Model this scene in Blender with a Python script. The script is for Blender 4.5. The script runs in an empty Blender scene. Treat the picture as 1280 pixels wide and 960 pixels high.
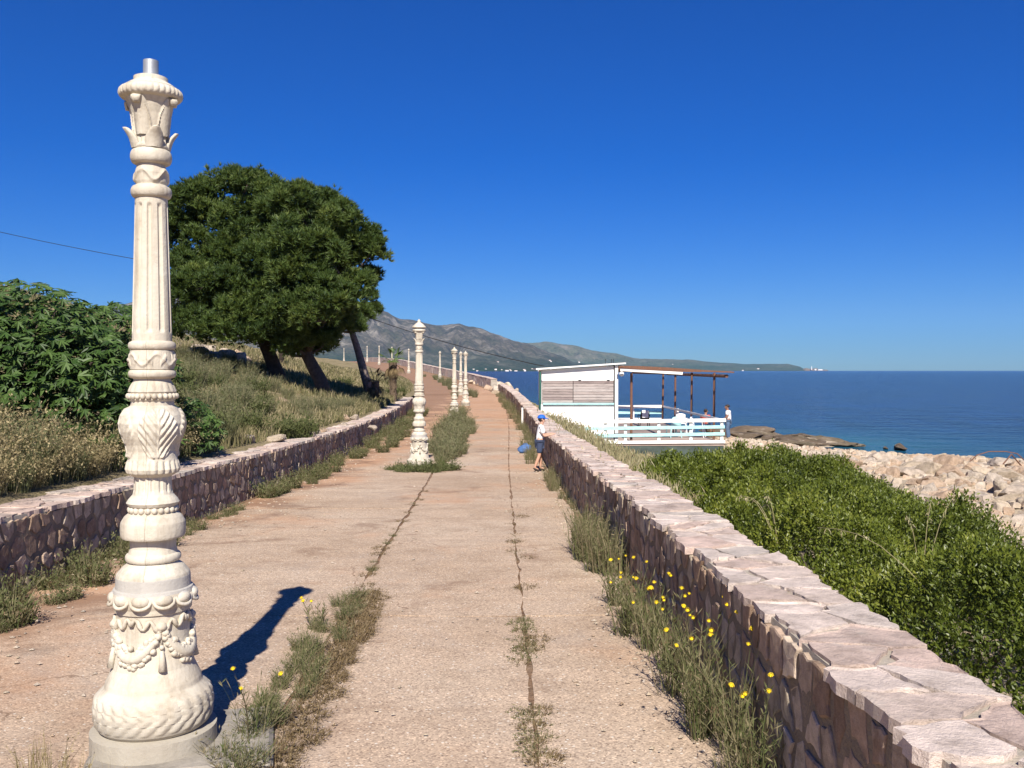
import bpy, bmesh, math, random
import numpy as np
from mathutils import Vector, Matrix
rng = np.random.default_rng(11); random.seed(11)
C = bpy.context.scene.collection
S = bpy.context.scene
R = math.radians

# ------------------------------------------------------------------ camera, sky, sun, exposure
cam_d = bpy.data.cameras.new('camera'); cam = bpy.data.objects.new('camera', cam_d); C.objects.link(cam)
cam.location = (0, 0, 1.7); cam.rotation_euler = (R(90 - 0.825), 0, 0)
cam_d.sensor_width = 36; cam_d.lens = 36 * 1180 / 1280; cam_d.clip_start = 0.1; cam_d.clip_end = 60000
S.camera = cam
SUN_EL = 43.0
W = bpy.data.worlds.new('World'); S.world = W; W.use_nodes = True
nt = W.node_tree; bg = nt.nodes['Background']
sky = nt.nodes.new('ShaderNodeTexSky'); sky.sky_type = 'NISHITA'; sky.sun_disc = False
sky.sun_elevation = R(SUN_EL); sky.sun_rotation = R(180); sky.altitude = 0
sky.air_density = 1.0; sky.dust_density = 0.0; sky.ozone_density = 5.0
hs = nt.nodes.new('ShaderNodeHueSaturation'); hs.inputs['Saturation'].default_value = 1.5; hs.inputs['Hue'].default_value = 0.5
wb = nt.nodes.new('ShaderNodeMix'); wb.data_type = 'RGBA'; wb.blend_type = 'MULTIPLY'; wb.inputs[0].default_value = 1; wb.inputs[7].default_value = (0.30, 0.55, 1.0, 1)   # the camera's cool white balance, over the whole sky
nt.links.new(sky.outputs[0], hs.inputs['Color']); nt.links.new(hs.outputs[0], wb.inputs[6]); nt.links.new(wb.outputs[2], bg.inputs['Color'])
bg.inputs['Strength'].default_value = 0.058
sd = bpy.data.lights.new('sun', 'SUN'); sd.energy = 5.0; sd.angle = R(0.5); sd.color = (1, 0.93, 0.82)
sun = bpy.data.objects.new('sun', sd); C.objects.link(sun)
ce, se = math.cos(R(SUN_EL)), math.sin(R(SUN_EL))
sun.rotation_euler = Vector((-0.03 * ce, ce, -se)).to_track_quat('-Z', 'Y').to_euler()
sun.location = (5, -30, 40)
S.view_settings.view_transform = 'Standard'; S.view_settings.look = 'None'
S.view_settings.exposure = 0.70; S.view_settings.gamma = 1.0
S.cycles.max_bounces = 6; S.cycles.volume_bounces = 1; S.cycles.transparent_max_bounces = 6
S.cycles.use_denoising = True

# ------------------------------------------------------------------ helpers
def mkmesh(name, V, F, mats=None, smooth=False, tint=None, midx=None):
    me = bpy.data.meshes.new(name)
    V = np.asarray(V, dtype=np.float32).reshape(-1, 3)
    if isinstance(F, np.ndarray):
        loops = F.ravel().astype(np.int32); starts = (np.arange(len(F)) * F.shape[1]).astype(np.int32)
    else:
        lens = np.array([len(f) for f in F], dtype=np.int32)
        loops = np.fromiter((i for f in F for i in f), dtype=np.int32)
        starts = np.concatenate([[0], np.cumsum(lens)[:-1]]).astype(np.int32)
    me.vertices.add(len(V)); me.vertices.foreach_set('co', V.ravel())
    me.loops.add(len(loops)); me.loops.foreach_set('vertex_index', loops)
    me.polygons.add(len(starts)); me.polygons.foreach_set('loop_start', starts)
    me.polygons.foreach_set('use_smooth', np.full(len(starts), smooth, dtype=bool))
    if midx is not None: me.polygons.foreach_set('material_index', np.asarray(midx, dtype=np.int32))
    if tint is not None:
        a = me.attributes.new('tint', 'FLOAT', 'POINT')
        a.data.foreach_set('value', np.broadcast_to(np.asarray(tint, dtype=np.float32), (len(V),)).copy())
    for m in (mats if isinstance(mats, (list, tuple)) else [mats]):
        if m: me.materials.append(m)
    me.update(calc_edges=True)
    return me

def link(name, me, parent=None, loc=None, rot=None, scale=None):
    o = bpy.data.objects.new(name, me); C.objects.link(o)
    if parent: o.parent = parent
    if loc is not None: o.location = loc
    if rot is not None: o.rotation_euler = rot
    if scale is not None: o.scale = scale if hasattr(scale, '__len__') else (scale,) * 3
    return o
def obj(name, V, F, mats=None, parent=None, smooth=False, tint=None, midx=None, loc=None, rot=None):
    return link(name, mkmesh(name, V, F, mats, smooth, tint, midx), parent, loc, rot)
def tag(o, label=None, cat=None, group=None, kind=None):
    if label: o['label'] = label
    if cat: o['category'] = cat
    if group: o['group'] = group
    if kind: o['kind'] = kind
    return o
def thing(name, label, cat, loc=(0, 0, 0), rz=0, group=None):
    o = bpy.data.objects.new(name, None); C.objects.link(o); o.location = loc; o.rotation_euler = (0, 0, rz)
    o.empty_display_size = 0.2
    return tag(o, label, cat, group)
def dup(root, loc, rz=0, scale=1, label=None):
    r = root.copy(); C.objects.link(r); r.location = loc; r.rotation_euler = (0, 0, rz); r.scale = (scale,) * 3
    if label: r['label'] = label
    for ch in list(root.children):
        c = ch.copy(); C.objects.link(c); c.parent = r
        for g in list(ch.children):
            d = g.copy(); C.objects.link(d); d.parent = c
    return r

class MB:
    """collects shapes into one mesh"""
    def __init__(s): s.v = []; s.f = []; s.t = []; s.n = 0
    def add(s, V, F, tint=0.5):
        V = np.asarray(V, float).reshape(-1, 3)
        s.v.append(V); s.f += [[int(i) + s.n for i in f] for f in F]
        s.t.append(np.broadcast_to(np.asarray(tint, float), (len(V),))); s.n += len(V)
    def box(s, c, d, rz=0, tint=0.5, bev=0.0):
        x, y, z = [q / 2 for q in d]
        if bev <= 0:
            V = [(-x, -y, -z), (x, -y, -z), (x, y, -z), (-x, y, -z), (-x, -y, z), (x, -y, z), (x, y, z), (-x, y, z)]
            F = [(0, 3, 2, 1), (4, 5, 6, 7), (0, 1, 5, 4), (1, 2, 6, 5), (2, 3, 7, 6), (3, 0, 4, 7)]
        else:
            bm = bmesh.new(); bmesh.ops.create_cube(bm, size=1)
            for v in bm.verts: v.co = (v.co.x * d[0], v.co.y * d[1], v.co.z * d[2])
            bmesh.ops.bevel(bm, geom=bm.edges[:], offset=bev, segments=1, affect='EDGES')
            bm.verts.index_update(); V = [v.co[:] for v in bm.verts]; F = [[v.index for v in f.verts] for f in bm.faces]; bm.free()
        V = np.array(V); cs, sn = math.cos(rz), math.sin(rz)
        V = np.stack([V[:, 0] * cs - V[:, 1] * sn + c[0], V[:, 0] * sn + V[:, 1] * cs + c[1], V[:, 2] + c[2]], 1)
        s.add(V, F, tint)
    def tube(s, pts, rad, n=8, tint=0.5, cap=True):
        pts = [Vector(p) for p in pts]; k = len(pts)
        rad = [rad] * k if not hasattr(rad, '__len__') else rad
        V = []
        for i, p in enumerate(pts):
            d = (pts[min(i + 1, k - 1)] - pts[max(i - 1, 0)]).normalized()
            a = d.cross(Vector((0, 0, 1)) if abs(d.z) < 0.9 else Vector((1, 0, 0))).normalized(); b = d.cross(a)
            for j in range(n):
                t = 2 * math.pi * j / n; V.append(p + (a * math.cos(t) + b * math.sin(t)) * rad[i])
        F = [(i * n + j, i * n + (j + 1) % n, (i + 1) * n + (j + 1) % n, (i + 1) * n + j) for i in range(k - 1) for j in range(n)]
        if cap: F += [list(range(n))[::-1], list(range((k - 1) * n, k * n))]
        s.add([v[:] for v in V], F, tint)
    def ball(s, c, r, nu=8, nv=5, tint=0.5, M=None):
        r = (r,) * 3 if not hasattr(r, '__len__') else r
        V = [(0, 0, -1)]
        for i in range(1, nv):
            p = -math.pi / 2 + math.pi * i / nv
            V += [(math.cos(p) * math.cos(2 * math.pi * j / nu), math.cos(p) * math.sin(2 * math.pi * j / nu), math.sin(p)) for j in range(nu)]
        V.append((0, 0, 1)); L = len(V) - 1
        F = [(0, 1 + (j + 1) % nu, 1 + j) for j in range(nu)]
        F += [(1 + (i - 1) * nu + j, 1 + (i - 1) * nu + (j + 1) % nu, 1 + i * nu + (j + 1) % nu, 1 + i * nu + j) for i in range(1, nv - 1) for j in range(nu)]
        F += [(L, 1 + (nv - 2) * nu + j, 1 + (nv - 2) * nu + (j + 1) % nu) for j in range(nu)]
        V = np.array(V) * np.array(r)
        if M is not None: V = V @ np.array(M).T
        s.add(V + np.array(c), F, tint)
    def build(s, name, mats, parent=None, smooth=False, loc=None, rot=None):
        return obj(name, np.concatenate(s.v), s.f, mats, parent, smooth, np.concatenate(s.t), None, loc, rot)

def ss(a, b, x):
    t = np.clip((np.asarray(x, float) - a) / (b - a), 0, 1); return t * t * (3 - 2 * t)
_P = rng.random((256, 256))
def vnoise(x, y):
    x = np.asarray(x, float); y = np.asarray(y, float)
    xi = np.floor(x).astype(int); yi = np.floor(y).astype(int); fx = x - xi; fy = y - yi
    fx = fx * fx * (3 - 2 * fx); fy = fy * fy * (3 - 2 * fy)
    g = lambda a, b: _P[a % 256, b % 256]
    return (g(xi, yi) * (1 - fx) + g(xi + 1, yi) * fx) * (1 - fy) + (g(xi, yi + 1) * (1 - fx) + g(xi + 1, yi + 1) * fx) * fy
def fbm(x, y, o=4):
    s = 0; a = 0.5
    for i in range(o):
        s = s + a * vnoise(np.asarray(x) * 2 ** i + 17 * i, np.asarray(y) * 2 ** i + 31 * i); a /= 2
    return s / (1 - 0.5 ** o)

def hermite(xs, ys):
    xs = np.array(xs, float); ys = np.array(ys, float)
    d = np.gradient(ys, xs)
    def f(x):
        x = np.asarray(x, float); i = np.clip(np.searchsorted(xs, x) - 1, 0, len(xs) - 2)
        h = xs[i + 1] - xs[i]; t = (x - xs[i]) / h; t = np.clip(t, -0.5, 1.5)
        return ((2 * t**3 - 3 * t**2 + 1) * ys[i] + (t**3 - 2 * t**2 + t) * h * d[i] + (-2 * t**3 + 3 * t**2) * ys[i + 1] + (t**3 - t**2) * h * d[i + 1])
    return f

# ------------------------------------------------------------------ materials
def new_mat(name):
    m = bpy.data.materials.new(name); m.use_nodes = True
    return m, m.node_tree, m.node_tree.nodes['Principled BSDF']
def N(t, typ, **kw):
    n = t.nodes.new(typ)
    for k, v in kw.items():
        if k in n.inputs: n.inputs[k].default_value = v
        else: setattr(n, k, v)
    return n
def ramp(t, fac, stops):
    r = t.nodes.new('ShaderNodeValToRGB')
    while len(r.color_ramp.elements) < len(stops): r.color_ramp.elements.new(0.5)
    for e, (p, c) in zip(r.color_ramp.elements, stops):
        e.position = p; e.color = (*c, 1) if len(c) == 3 else c
    t.links.new(fac, r.inputs[0]); return r.outputs[0]
def noise(t, scale, detail=4, rough=0.6, vec=None, coord='Object', dist=0.0):
    n = N(t, 'ShaderNodeTexNoise', Scale=scale, Detail=detail, Roughness=rough, Distortion=dist)
    if vec is None:
        tc = t.nodes.new('ShaderNodeTexCoord'); vec = tc.outputs[coord]
    t.links.new(vec, n.inputs['Vector']); return n.outputs['Fac']
def math_n(t, op, a, b=None, clamp=False):
    n = t.nodes.new('ShaderNodeMath'); n.operation = op; n.use_clamp = clamp
    for i, q in enumerate([a, b]):
        if q is None: continue
        if isinstance(q, (int, float)): n.inputs[i].default_value = q
        else: t.links.new(q, n.inputs[i])
    return n.outputs[0]
def mix(t, fac, a, b, blend='MIX'):
    n = t.nodes.new('ShaderNodeMix'); n.data_type = 'RGBA'; n.blend_type = blend
    for i, q in ((0, fac), (6, a), (7, b)):
        if isinstance(q, (int, float)): n.inputs[i].default_value = q
        elif isinstance(q, (tuple, list)): n.inputs[i].default_value = (*q, 1) if len(q) == 3 else q
        else: t.links.new(q, n.inputs[i])
    return n.outputs[2]
def bump(t, b, h, strength=0.5, dist=0.02):
    n = N(t, 'ShaderNodeBump', Strength=strength, Distance=dist); t.links.new(h, n.inputs['Height'])
    t.links.new(n.outputs[0], b.inputs['Normal'])
def tintval(t):
    a = t.nodes.new('ShaderNodeAttribute'); a.attribute_name = 'tint'; return a.outputs['Fac']

def m_plain(name, col, rough=0.6, var=0.15, scale=6, bumps=0.15, bscale=60, metallic=0, dist=0.01):
    m, t, b = new_mat(name)
    lo = tuple(c * (1 - var) for c in col); hi = tuple(min(1, c * (1 + var)) for c in col)
    t.links.new(ramp(t, noise(t, scale), [(0.3, lo), (0.7, hi)]), b.inputs['Base Color'])
    b.inputs['Roughness'].default_value = rough; b.inputs['Metallic'].default_value = metallic
    bump(t, b, noise(t, bscale), bumps, dist); return m
def m_leaf(name, cols, rough=0.5, trans=0.3, spec=0.3):
    """cols: ramp over the per-leaf 'tint' attribute"""
    m, t, b = new_mat(name)
    col = ramp(t, tintval(t), [(i / (len(cols) - 1), c) for i, c in enumerate(cols)])
    t.links.new(col, b.inputs['Base Color']); b.inputs['Roughness'].default_value = rough
    b.inputs['Specular IOR Level'].default_value = spec
    tr = t.nodes.new('ShaderNodeBsdfTranslucent'); t.links.new(mix(t, 0.5, col, (0.25, 0.3, 0.04)), tr.inputs[0])
    mx = t.nodes.new('ShaderNodeMixShader'); mx.inputs[0].default_value = trans
    t.links.new(b.outputs[0], mx.inputs[1]); t.links.new(tr.outputs[0], mx.inputs[2])
    t.links.new(mx.outputs[0], t.nodes['Material Output'].inputs['Surface']); return m
def m_stone(name, cols, grain=14, rough=0.9, bumps=0.7, dist=0.015):
    m, t, b = new_mat(name)
    base = ramp(t, tintval(t), [(i / (len(cols) - 1), c) for i, c in enumerate(cols)])
    n1 = ramp(t, noise(t, grain, 6, 0.7), [(0.28, (0.55, 0.52, 0.5)), (0.5, (0.95, 0.93, 0.92)), (0.75, (1.35, 1.3, 1.28))])
    c = mix(t, 1.0, base, n1, 'MULTIPLY')
    sp = noise(t, 3.0, 5, 0.75)
    c = mix(t, math_n(t, 'MULTIPLY', ramp(t, sp, [(0.56, (0, 0, 0)), (0.68, (1, 1, 1))]), 0.45), c, (0.52, 0.46, 0.40))
    t.links.new(c, b.inputs['Base Color']); b.inputs['Roughness'].default_value = rough
    b.inputs['Specular IOR Level'].default_value = 0.2
    h = math_n(t, 'ADD', noise(t, 25, 8, 0.7), math_n(t, 'MULTIPLY', noise(t, 120, 3, 0.6), 0.4))
    bump(t, b, h, bumps, dist); return m

M = {}
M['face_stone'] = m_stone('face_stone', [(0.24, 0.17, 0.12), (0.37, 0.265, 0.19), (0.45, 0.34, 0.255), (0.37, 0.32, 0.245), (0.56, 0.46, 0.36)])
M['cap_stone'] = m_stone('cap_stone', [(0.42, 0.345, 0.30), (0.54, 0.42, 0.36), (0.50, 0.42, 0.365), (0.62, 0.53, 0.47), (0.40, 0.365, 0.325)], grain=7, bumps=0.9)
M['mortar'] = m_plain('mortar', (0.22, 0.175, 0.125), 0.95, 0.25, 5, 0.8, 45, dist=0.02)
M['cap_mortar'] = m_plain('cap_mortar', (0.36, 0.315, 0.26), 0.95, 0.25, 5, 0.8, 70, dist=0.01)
M['limestone'] = m_stone('limestone', [(0.50, 0.41, 0.30), (0.58, 0.49, 0.37), (0.52, 0.45, 0.37), (0.50, 0.37, 0.26), (0.60, 0.53, 0.43)], grain=3, bumps=0.8, dist=0.05)
M['reef'] = m_stone('reef', [(0.12, 0.095, 0.07), (0.19, 0.145, 0.10), (0.15, 0.13, 0.07), (0.24, 0.19, 0.14)], grain=2, bumps=1, dist=0.08)
M['rust'] = m_plain('rust', (0.16, 0.075, 0.045), 0.85, 0.35, 20)
M['darkwire'] = m_plain('darkwire', (0.015, 0.015, 0.017), 0.6)
M['white_paint'] = m_plain('white_paint', (0.80, 0.79, 0.76), 0.55, 0.06, 2.5, 0.12, 30)
M['teal_paint'] = m_plain('teal_paint', (0.38, 0.66, 0.66), 0.6, 0.15, 5)
M['green_paint'] = m_plain('green_paint', (0.03, 0.12, 0.09), 0.5, 0.2, 5)
M['deck_concrete'] = m_plain('deck_concrete', (0.36, 0.28, 0.24), 0.9, 0.2, 1.5, 0.3, 40)
M['fascia'] = m_plain('fascia', (0.05, 0.07, 0.062), 0.8, 0.4, 2)
M['zinc'] = m_plain('zinc', (0.45, 0.46, 0.46), 0.45, 0.12, 14, 0.1, 60, metallic=0.6)
M['skin'] = m_plain('skin', (0.52, 0.30, 0.21), 0.5, 0.06, 20, 0.05)
M['tan_skin'] = m_plain('tan_skin', (0.30, 0.15, 0.095), 0.5, 0.06, 20, 0.05)
M['white_cloth'] = m_plain('white_cloth', (0.78, 0.78, 0.79), 0.9, 0.05, 20, 0.3, 25)
M['navy_cloth'] = m_plain('navy_cloth', (0.035, 0.05, 0.10), 0.9, 0.15, 30, 0.3, 30)
M['jeans'] = m_plain('jeans', (0.08, 0.13, 0.22), 0.9, 0.25, 14, 0.3, 30)
M['blue_cloth'] = m_plain('blue_cloth', (0.01, 0.11, 0.50), 0.7, 0.1, 20)
M['red_cloth'] = m_plain('red_cloth', (0.45, 0.07, 0.05), 0.85, 0.1, 20)
M['bag_cloth'] = m_plain('bag_cloth', (0.06, 0.13, 0.30), 0.8, 0.25, 14, 0.4, 25)
M['hair'] = m_plain('hair', (0.03, 0.02, 0.015), 0.7)
M['black'] = m_plain('black', (0.02, 0.02, 0.022), 0.6)
M['plastic'] = m_plain('plastic', (0.78, 0.78, 0.78), 0.4, 0.03, 6, 0.02)
M['bark'] = m_plain('bark', (0.075, 0.055, 0.045), 0.95, 0.4, 9, 0.9, 22, dist=0.05)
M['pale_bark'] = m_plain('pale_bark', (0.22, 0.175, 0.15), 0.95, 0.4, 9, 0.9, 22, dist=0.05)
M['palm_bark'] = m_plain('palm_bark', (0.12, 0.085, 0.055), 0.95, 0.4, 20, 0.9, 30, dist=0.04)
M['yellow'] = m_plain('yellow', (0.85, 0.62, 0.01), 0.6, 0.12, 60, 0.05)
M['lamp_glass'] = m_plain('lamp_glass', (0.8, 0.8, 0.8), 0.3, 0.02)
M['house_white'] = m_plain('house_white', (0.8, 0.78, 0.74), 0.8, 0.05)
M['roof_tile'] = m_plain('roof_tile', (0.35, 0.17, 0.11), 0.8, 0.1)
M['pine'] = m_leaf('pine', [(0.022, 0.044, 0.012), (0.05, 0.086, 0.02), (0.095, 0.14, 0.032), (0.17, 0.205, 0.05)], 0.55, 0.25)
M['fig'] = m_leaf('fig', [(0.024, 0.052, 0.012), (0.044, 0.088, 0.018), (0.08, 0.135, 0.032)], 0.5, 0.15, 0.3)
M['mastic'] = m_leaf('mastic', [(0.030, 0.046, 0.008), (0.070, 0.095, 0.012), (0.135, 0.165, 0.02), (0.24, 0.25, 0.04)], 0.42, 0.22, 0.4)
M['weed'] = m_leaf('weed', [(0.07, 0.09, 0.03), (0.12, 0.13, 0.055), (0.17, 0.155, 0.085), (0.24, 0.20, 0.12), (0.20, 0.15, 0.10)], 0.8, 0.2, 0.15)
M['greyweed'] = m_leaf('greyweed', [(0.09, 0.11, 0.05), (0.155, 0.16, 0.08), (0.21, 0.195, 0.115), (0.28, 0.235, 0.145)], 0.8, 0.2, 0.15)
M['straw'] = m_leaf('straw', [(0.20, 0.16, 0.085), (0.31, 0.25, 0.135), (0.40, 0.33, 0.195), (0.22, 0.22, 0.10), (0.46, 0.40, 0.26)], 0.85, 0.25, 0.15)
M['slopegrass'] = m_leaf('slopegrass', [(0.10, 0.115, 0.045), (0.18, 0.165, 0.08), (0.28, 0.235, 0.135), (0.37, 0.31, 0.19), (0.17, 0.16, 0.085)], 0.85, 0.25, 0.15)
M['palm_leaf'] = m_leaf('palm_leaf', [(0.05, 0.10, 0.02), (0.09, 0.15, 0.03), (0.14, 0.2, 0.05)], 0.5, 0.2)
M['dead_leaf'] = m_leaf('dead_leaf', [(0.10, 0.065, 0.035), (0.17, 0.12, 0.06), (0.24, 0.18, 0.10)], 0.8, 0.15)

# painted cast stone of the lamp posts
def m_post(aged=0.0):
    m, t, b = new_mat('cast_stone')
    tc = t.nodes.new('ShaderNodeTexCoord'); sep = t.nodes.new('ShaderNodeSeparateXYZ'); t.links.new(tc.outputs['Object'], sep.inputs[0])
    n1 = noise(t, 4, 6, 0.65)
    c = ramp(t, n1, [(0.25, (0.40, 0.345, 0.27)), (0.42, (0.52, 0.465, 0.375)), (0.62, (0.60, 0.555, 0.465))])
    st = noise(t, 11, 6, 0.75)
    c = mix(t, math_n(t, 'MULTIPLY', ramp(t, st, [(0.60, (0, 0, 0)), (0.74, (1, 1, 1))]), 0.5), c, (0.40, 0.30, 0.20))
    z = sep.outputs['Z']
    ms = N(t, 'ShaderNodeMapping'); ms.inputs['Scale'].default_value = (13, 13, 1.3); t.links.new(tc.outputs['Object'], ms.inputs['Vector'])
    sk = ramp(t, noise(t, 1.0, 6, 0.7, ms.outputs[0]), [(0.50, (0, 0, 0)), (0.68, (1, 1, 1))])
    c = mix(t, math_n(t, 'MULTIPLY', sk, 0.6), c, (0.31, 0.255, 0.185))    # run-down dirt streaks
    fl = noise(t, 34, 5, 0.7); c = mix(t, math_n(t, 'MULTIPLY', ramp(t, fl, [(0.62, (0, 0, 0)), (0.70, (1, 1, 1))]), 0.45), c, (0.33, 0.27, 0.2))    # flecks of lost paint
    low = math_n(t, 'MULTIPLY', math_n(t, 'SUBTRACT', math_n(t, 'ADD', 0.20, math_n(t, 'MULTIPLY', noise(t, 9, 5, 0.7), 0.16)), z), 7.0, True)
    c = mix(t, math_n(t, 'MULTIPLY', low, 0.75), c, (0.33, 0.30, 0.25))
    # worn cement band round the pedestal
    band = math_n(t, 'MULTIPLY', math_n(t, 'GREATER_THAN', z, 0.738), math_n(t, 'LESS_THAN', math_n(t, 'ADD', z, math_n(t, 'MULTIPLY', noise(t, 30, 2), 0.012)), 0.808))
    c = mix(t, math_n(t, 'MULTIPLY', band, 0.75), c, (0.40, 0.385, 0.365))
    # hair crack running down the casting seam
    ang = math_n(t, 'ARCTAN2', sep.outputs['Y'], sep.outputs['X'])
    wob = math_n(t, 'MULTIPLY', math_n(t, 'SUBTRACT', noise(t, 6, 4, 0.7), 0.5), 0.25)
    dd = math_n(t, 'ABSOLUTE', math_n(t, 'ADD', math_n(t, 'ADD', ang, 2.02), wob))
    cr = math_n(t, 'MULTIPLY', math_n(t, 'LESS_THAN', dd, 0.016), math_n(t, 'MULTIPLY', math_n(t, 'GREATER_THAN', z, 0.8), math_n(t, 'LESS_THAN', z, 1.84)))
    c = mix(t, math_n(t, 'MULTIPLY', cr, 0.5), c, (0.25, 0.20, 0.14))
    t.links.new(c, b.inputs['Base Color']); b.inputs['Roughness'].default_value = 0.75
    b.inputs['Specular IOR Level'].default_value = 0.3
    h = math_n(t, 'SUBTRACT', math_n(t, 'ADD', noise(t, 60, 5, 0.6), math_n(t, 'MULTIPLY', noise(t, 14, 4, 0.6), 0.8)), math_n(t, 'MULTIPLY', cr, 1.0))
    bump(t, b, h, 0.35, 0.008); return m
M['post'] = m_post()

# exposed aggregate concrete
def m_road():
    m, t, b = new_mat('aggregate_concrete')
    tc = t.nodes.new('ShaderNodeTexCoord'); sep = t.nodes.new('ShaderNodeSeparateXYZ'); t.links.new(tc.outputs['Object'], sep.inputs[0])
    base = ramp(t, noise(t, 0.35, 5, 0.6), [(0.3, (0.37, 0.28, 0.205)), (0.5, (0.44, 0.345, 0.265)), (0.7, (0.48, 0.395, 0.315))])
    vo = N(t, 'ShaderNodeTexVoronoi', Scale=105.0); t.links.new(tc.outputs['Object'], vo.inputs['Vector'])
    peb = ramp(t, vo.outputs['Color'], [(0.05, (0.52, 0.48, 0.46)), (0.4, (0.92, 0.90, 0.88)), (0.75, (1.08, 1.05, 1.0)), (0.95, (1.5, 1.45, 1.38))])
    c = mix(t, 1.0, base, peb, 'MULTIPLY')
    vo3 = N(t, 'ShaderNodeTexVoronoi', Scale=38.0); t.links.new(tc.outputs['Object'], vo3.inputs['Vector'])
    c = mix(t, math_n(t, 'MULTIPLY', math_n(t, 'GREATER_THAN', ramp(t, vo3.outputs['Color'], [(0, (0, 0, 0)), (1, (1, 1, 1))]), 0.72), math_n(t, 'LESS_THAN', vo3.outputs['Distance'], 0.26)), c, (0.60, 0.54, 0.46))
    mid = ramp(t, noise(t, 2.2, 6, 0.7), [(0.3, (0.80, 0.77, 0.74)), (0.5, (1, 1, 1)), (0.72, (1.1, 1.08, 1.06))])
    c = mix(t, 0.8, c, mid, 'MULTIPLY')
    mp = N(t, 'ShaderNodeMapping'); mp.inputs['Scale'].default_value = (0.5, 5.0, 1); t.links.new(tc.outputs['Object'], mp.inputs['Vector'])
    c = mix(t, 0.5, c, ramp(t, noise(t, 1.0, 6, 0.75, mp.outputs[0]), [(0.32, (0.78, 0.74, 0.71)), (0.5, (1, 1, 1)), (0.7, (1.12, 1.1, 1.08))]), 'MULTIPLY')   # broom marks
    # red soil washed over the slabs, most of it on the far stretch and by the left wall
    so = noise(t, 0.5, 6, 0.65)
    farr = math_n(t, 'MULTIPLY', math_n(t, 'SUBTRACT', sep.outputs['Y'], 9.0), 0.008, True)
    lef = math_n(t, 'MULTIPLY', math_n(t, 'SUBTRACT', -2.3, sep.outputs['X']), 0.13, True)
    f = math_n(t, 'MULTIPLY', math_n(t, 'SUBTRACT', math_n(t, 'ADD', so, math_n(t, 'ADD', farr, lef)), 0.56), 5.0, True)
    c = mix(t, math_n(t, 'MULTIPLY', f, 0.6), c, (0.45, 0.24, 0.13))
    # grey worn tracks and old cement repairs
    wn = noise(t, 0.7, 7, 0.7, dist=1.2)
    c = mix(t, math_n(t, 'MULTIPLY', ramp(t, wn, [(0.54, (0, 0, 0)), (0.66, (1, 1, 1))]), 0.35), c, (0.33, 0.27, 0.225))
    ck = N(t, 'ShaderNodeTexVoronoi', Scale=0.42); ck.feature = 'DISTANCE_TO_EDGE'
    wv = t.nodes.new('ShaderNodeVectorMath'); wv.operation = 'ADD'; nz = N(t, 'ShaderNodeTexNoise', Scale=1.6, Detail=5.0); t.links.new(tc.outputs['Object'], nz.inputs['Vector']); t.links.new(tc.outputs['Object'], wv.inputs[0]); t.links.new(nz.outputs['Color'], wv.inputs[1]); t.links.new(wv.outputs[0], ck.inputs['Vector'])
    crk = math_n(t, 'MULTIPLY', math_n(t, 'LESS_THAN', ck.outputs['Distance'], 0.0035), math_n(t, 'GREATER_THAN', noise(t, 0.5, 2), 0.52))
    c = mix(t, math_n(t, 'MULTIPLY', crk, 0.55), c, (0.16, 0.10, 0.065))
    # dark damp stains by the left wall
    st = noise(t, 0.9, 5, 0.7, dist=0.6)
    g = math_n(t, 'MULTIPLY', math_n(t, 'SUBTRACT', math_n(t, 'ADD', st, math_n(t, 'MULTIPLY', lef, 0.9)), 0.57), 8.0, True)
    c = mix(t, math_n(t, 'MULTIPLY', g, 0.6), c, (0.17, 0.10, 0.065))
    t.links.new(c, b.inputs['Base Color']); b.inputs['Roughness'].default_value = 0.92
    b.inputs['Specular IOR Level'].default_value = 0.15
    h = math_n(t, 'ADD', math_n(t, 'MULTIPLY', vo.outputs['Distance'], -0.7), math_n(t, 'MULTIPLY', noise(t, 12, 6, 0.7), 0.6))
    bump(t, b, h, 0.5, 0.006); return m
M['road'] = m_road()
def m_soil(name, cols, scale=1.2):
    m, t, b = new_mat(name)
    c = ramp(t, noise(t, scale, 8, 0.7), [(0.28 + 0.44 * i / (len(cols) - 1), q) for i, q in enumerate(cols)])
    vo = N(t, 'ShaderNodeTexVoronoi', Scale=30.0); tc = t.nodes.new('ShaderNodeTexCoord'); t.links.new(tc.outputs['Object'], vo.inputs['Vector'])
    c = mix(t, 0.5, c, ramp(t, vo.outputs['Color'], [(0.1, (0.5, 0.5, 0.5)), (0.9, (1.4, 1.38, 1.33))]), 'MULTIPLY')
    t.links.new(c, b.inputs['Base Color']); b.inputs['Roughness'].default_value = 0.95; b.inputs['Specular IOR Level'].default_value = 0.1
    bump(t, b, noise(t, 8, 8, 0.7), 0.8, 0.06); return m
M['bed'] = m_soil('bed', [(0.15, 0.09, 0.055), (0.22, 0.14, 0.09), (0.28, 0.2, 0.14)], 4)
M['hillsoil'] = m_soil('hillsoil', [(0.13, 0.12, 0.06), (0.20, 0.165, 0.09), (0.27, 0.22, 0.13), (0.30, 0.24, 0.16)], 0.8)
M['shoresoil'] = m_soil('shoresoil', [(0.26, 0.22, 0.15), (0.40, 0.33, 0.24), (0.48, 0.41, 0.32)], 0.8)

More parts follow.
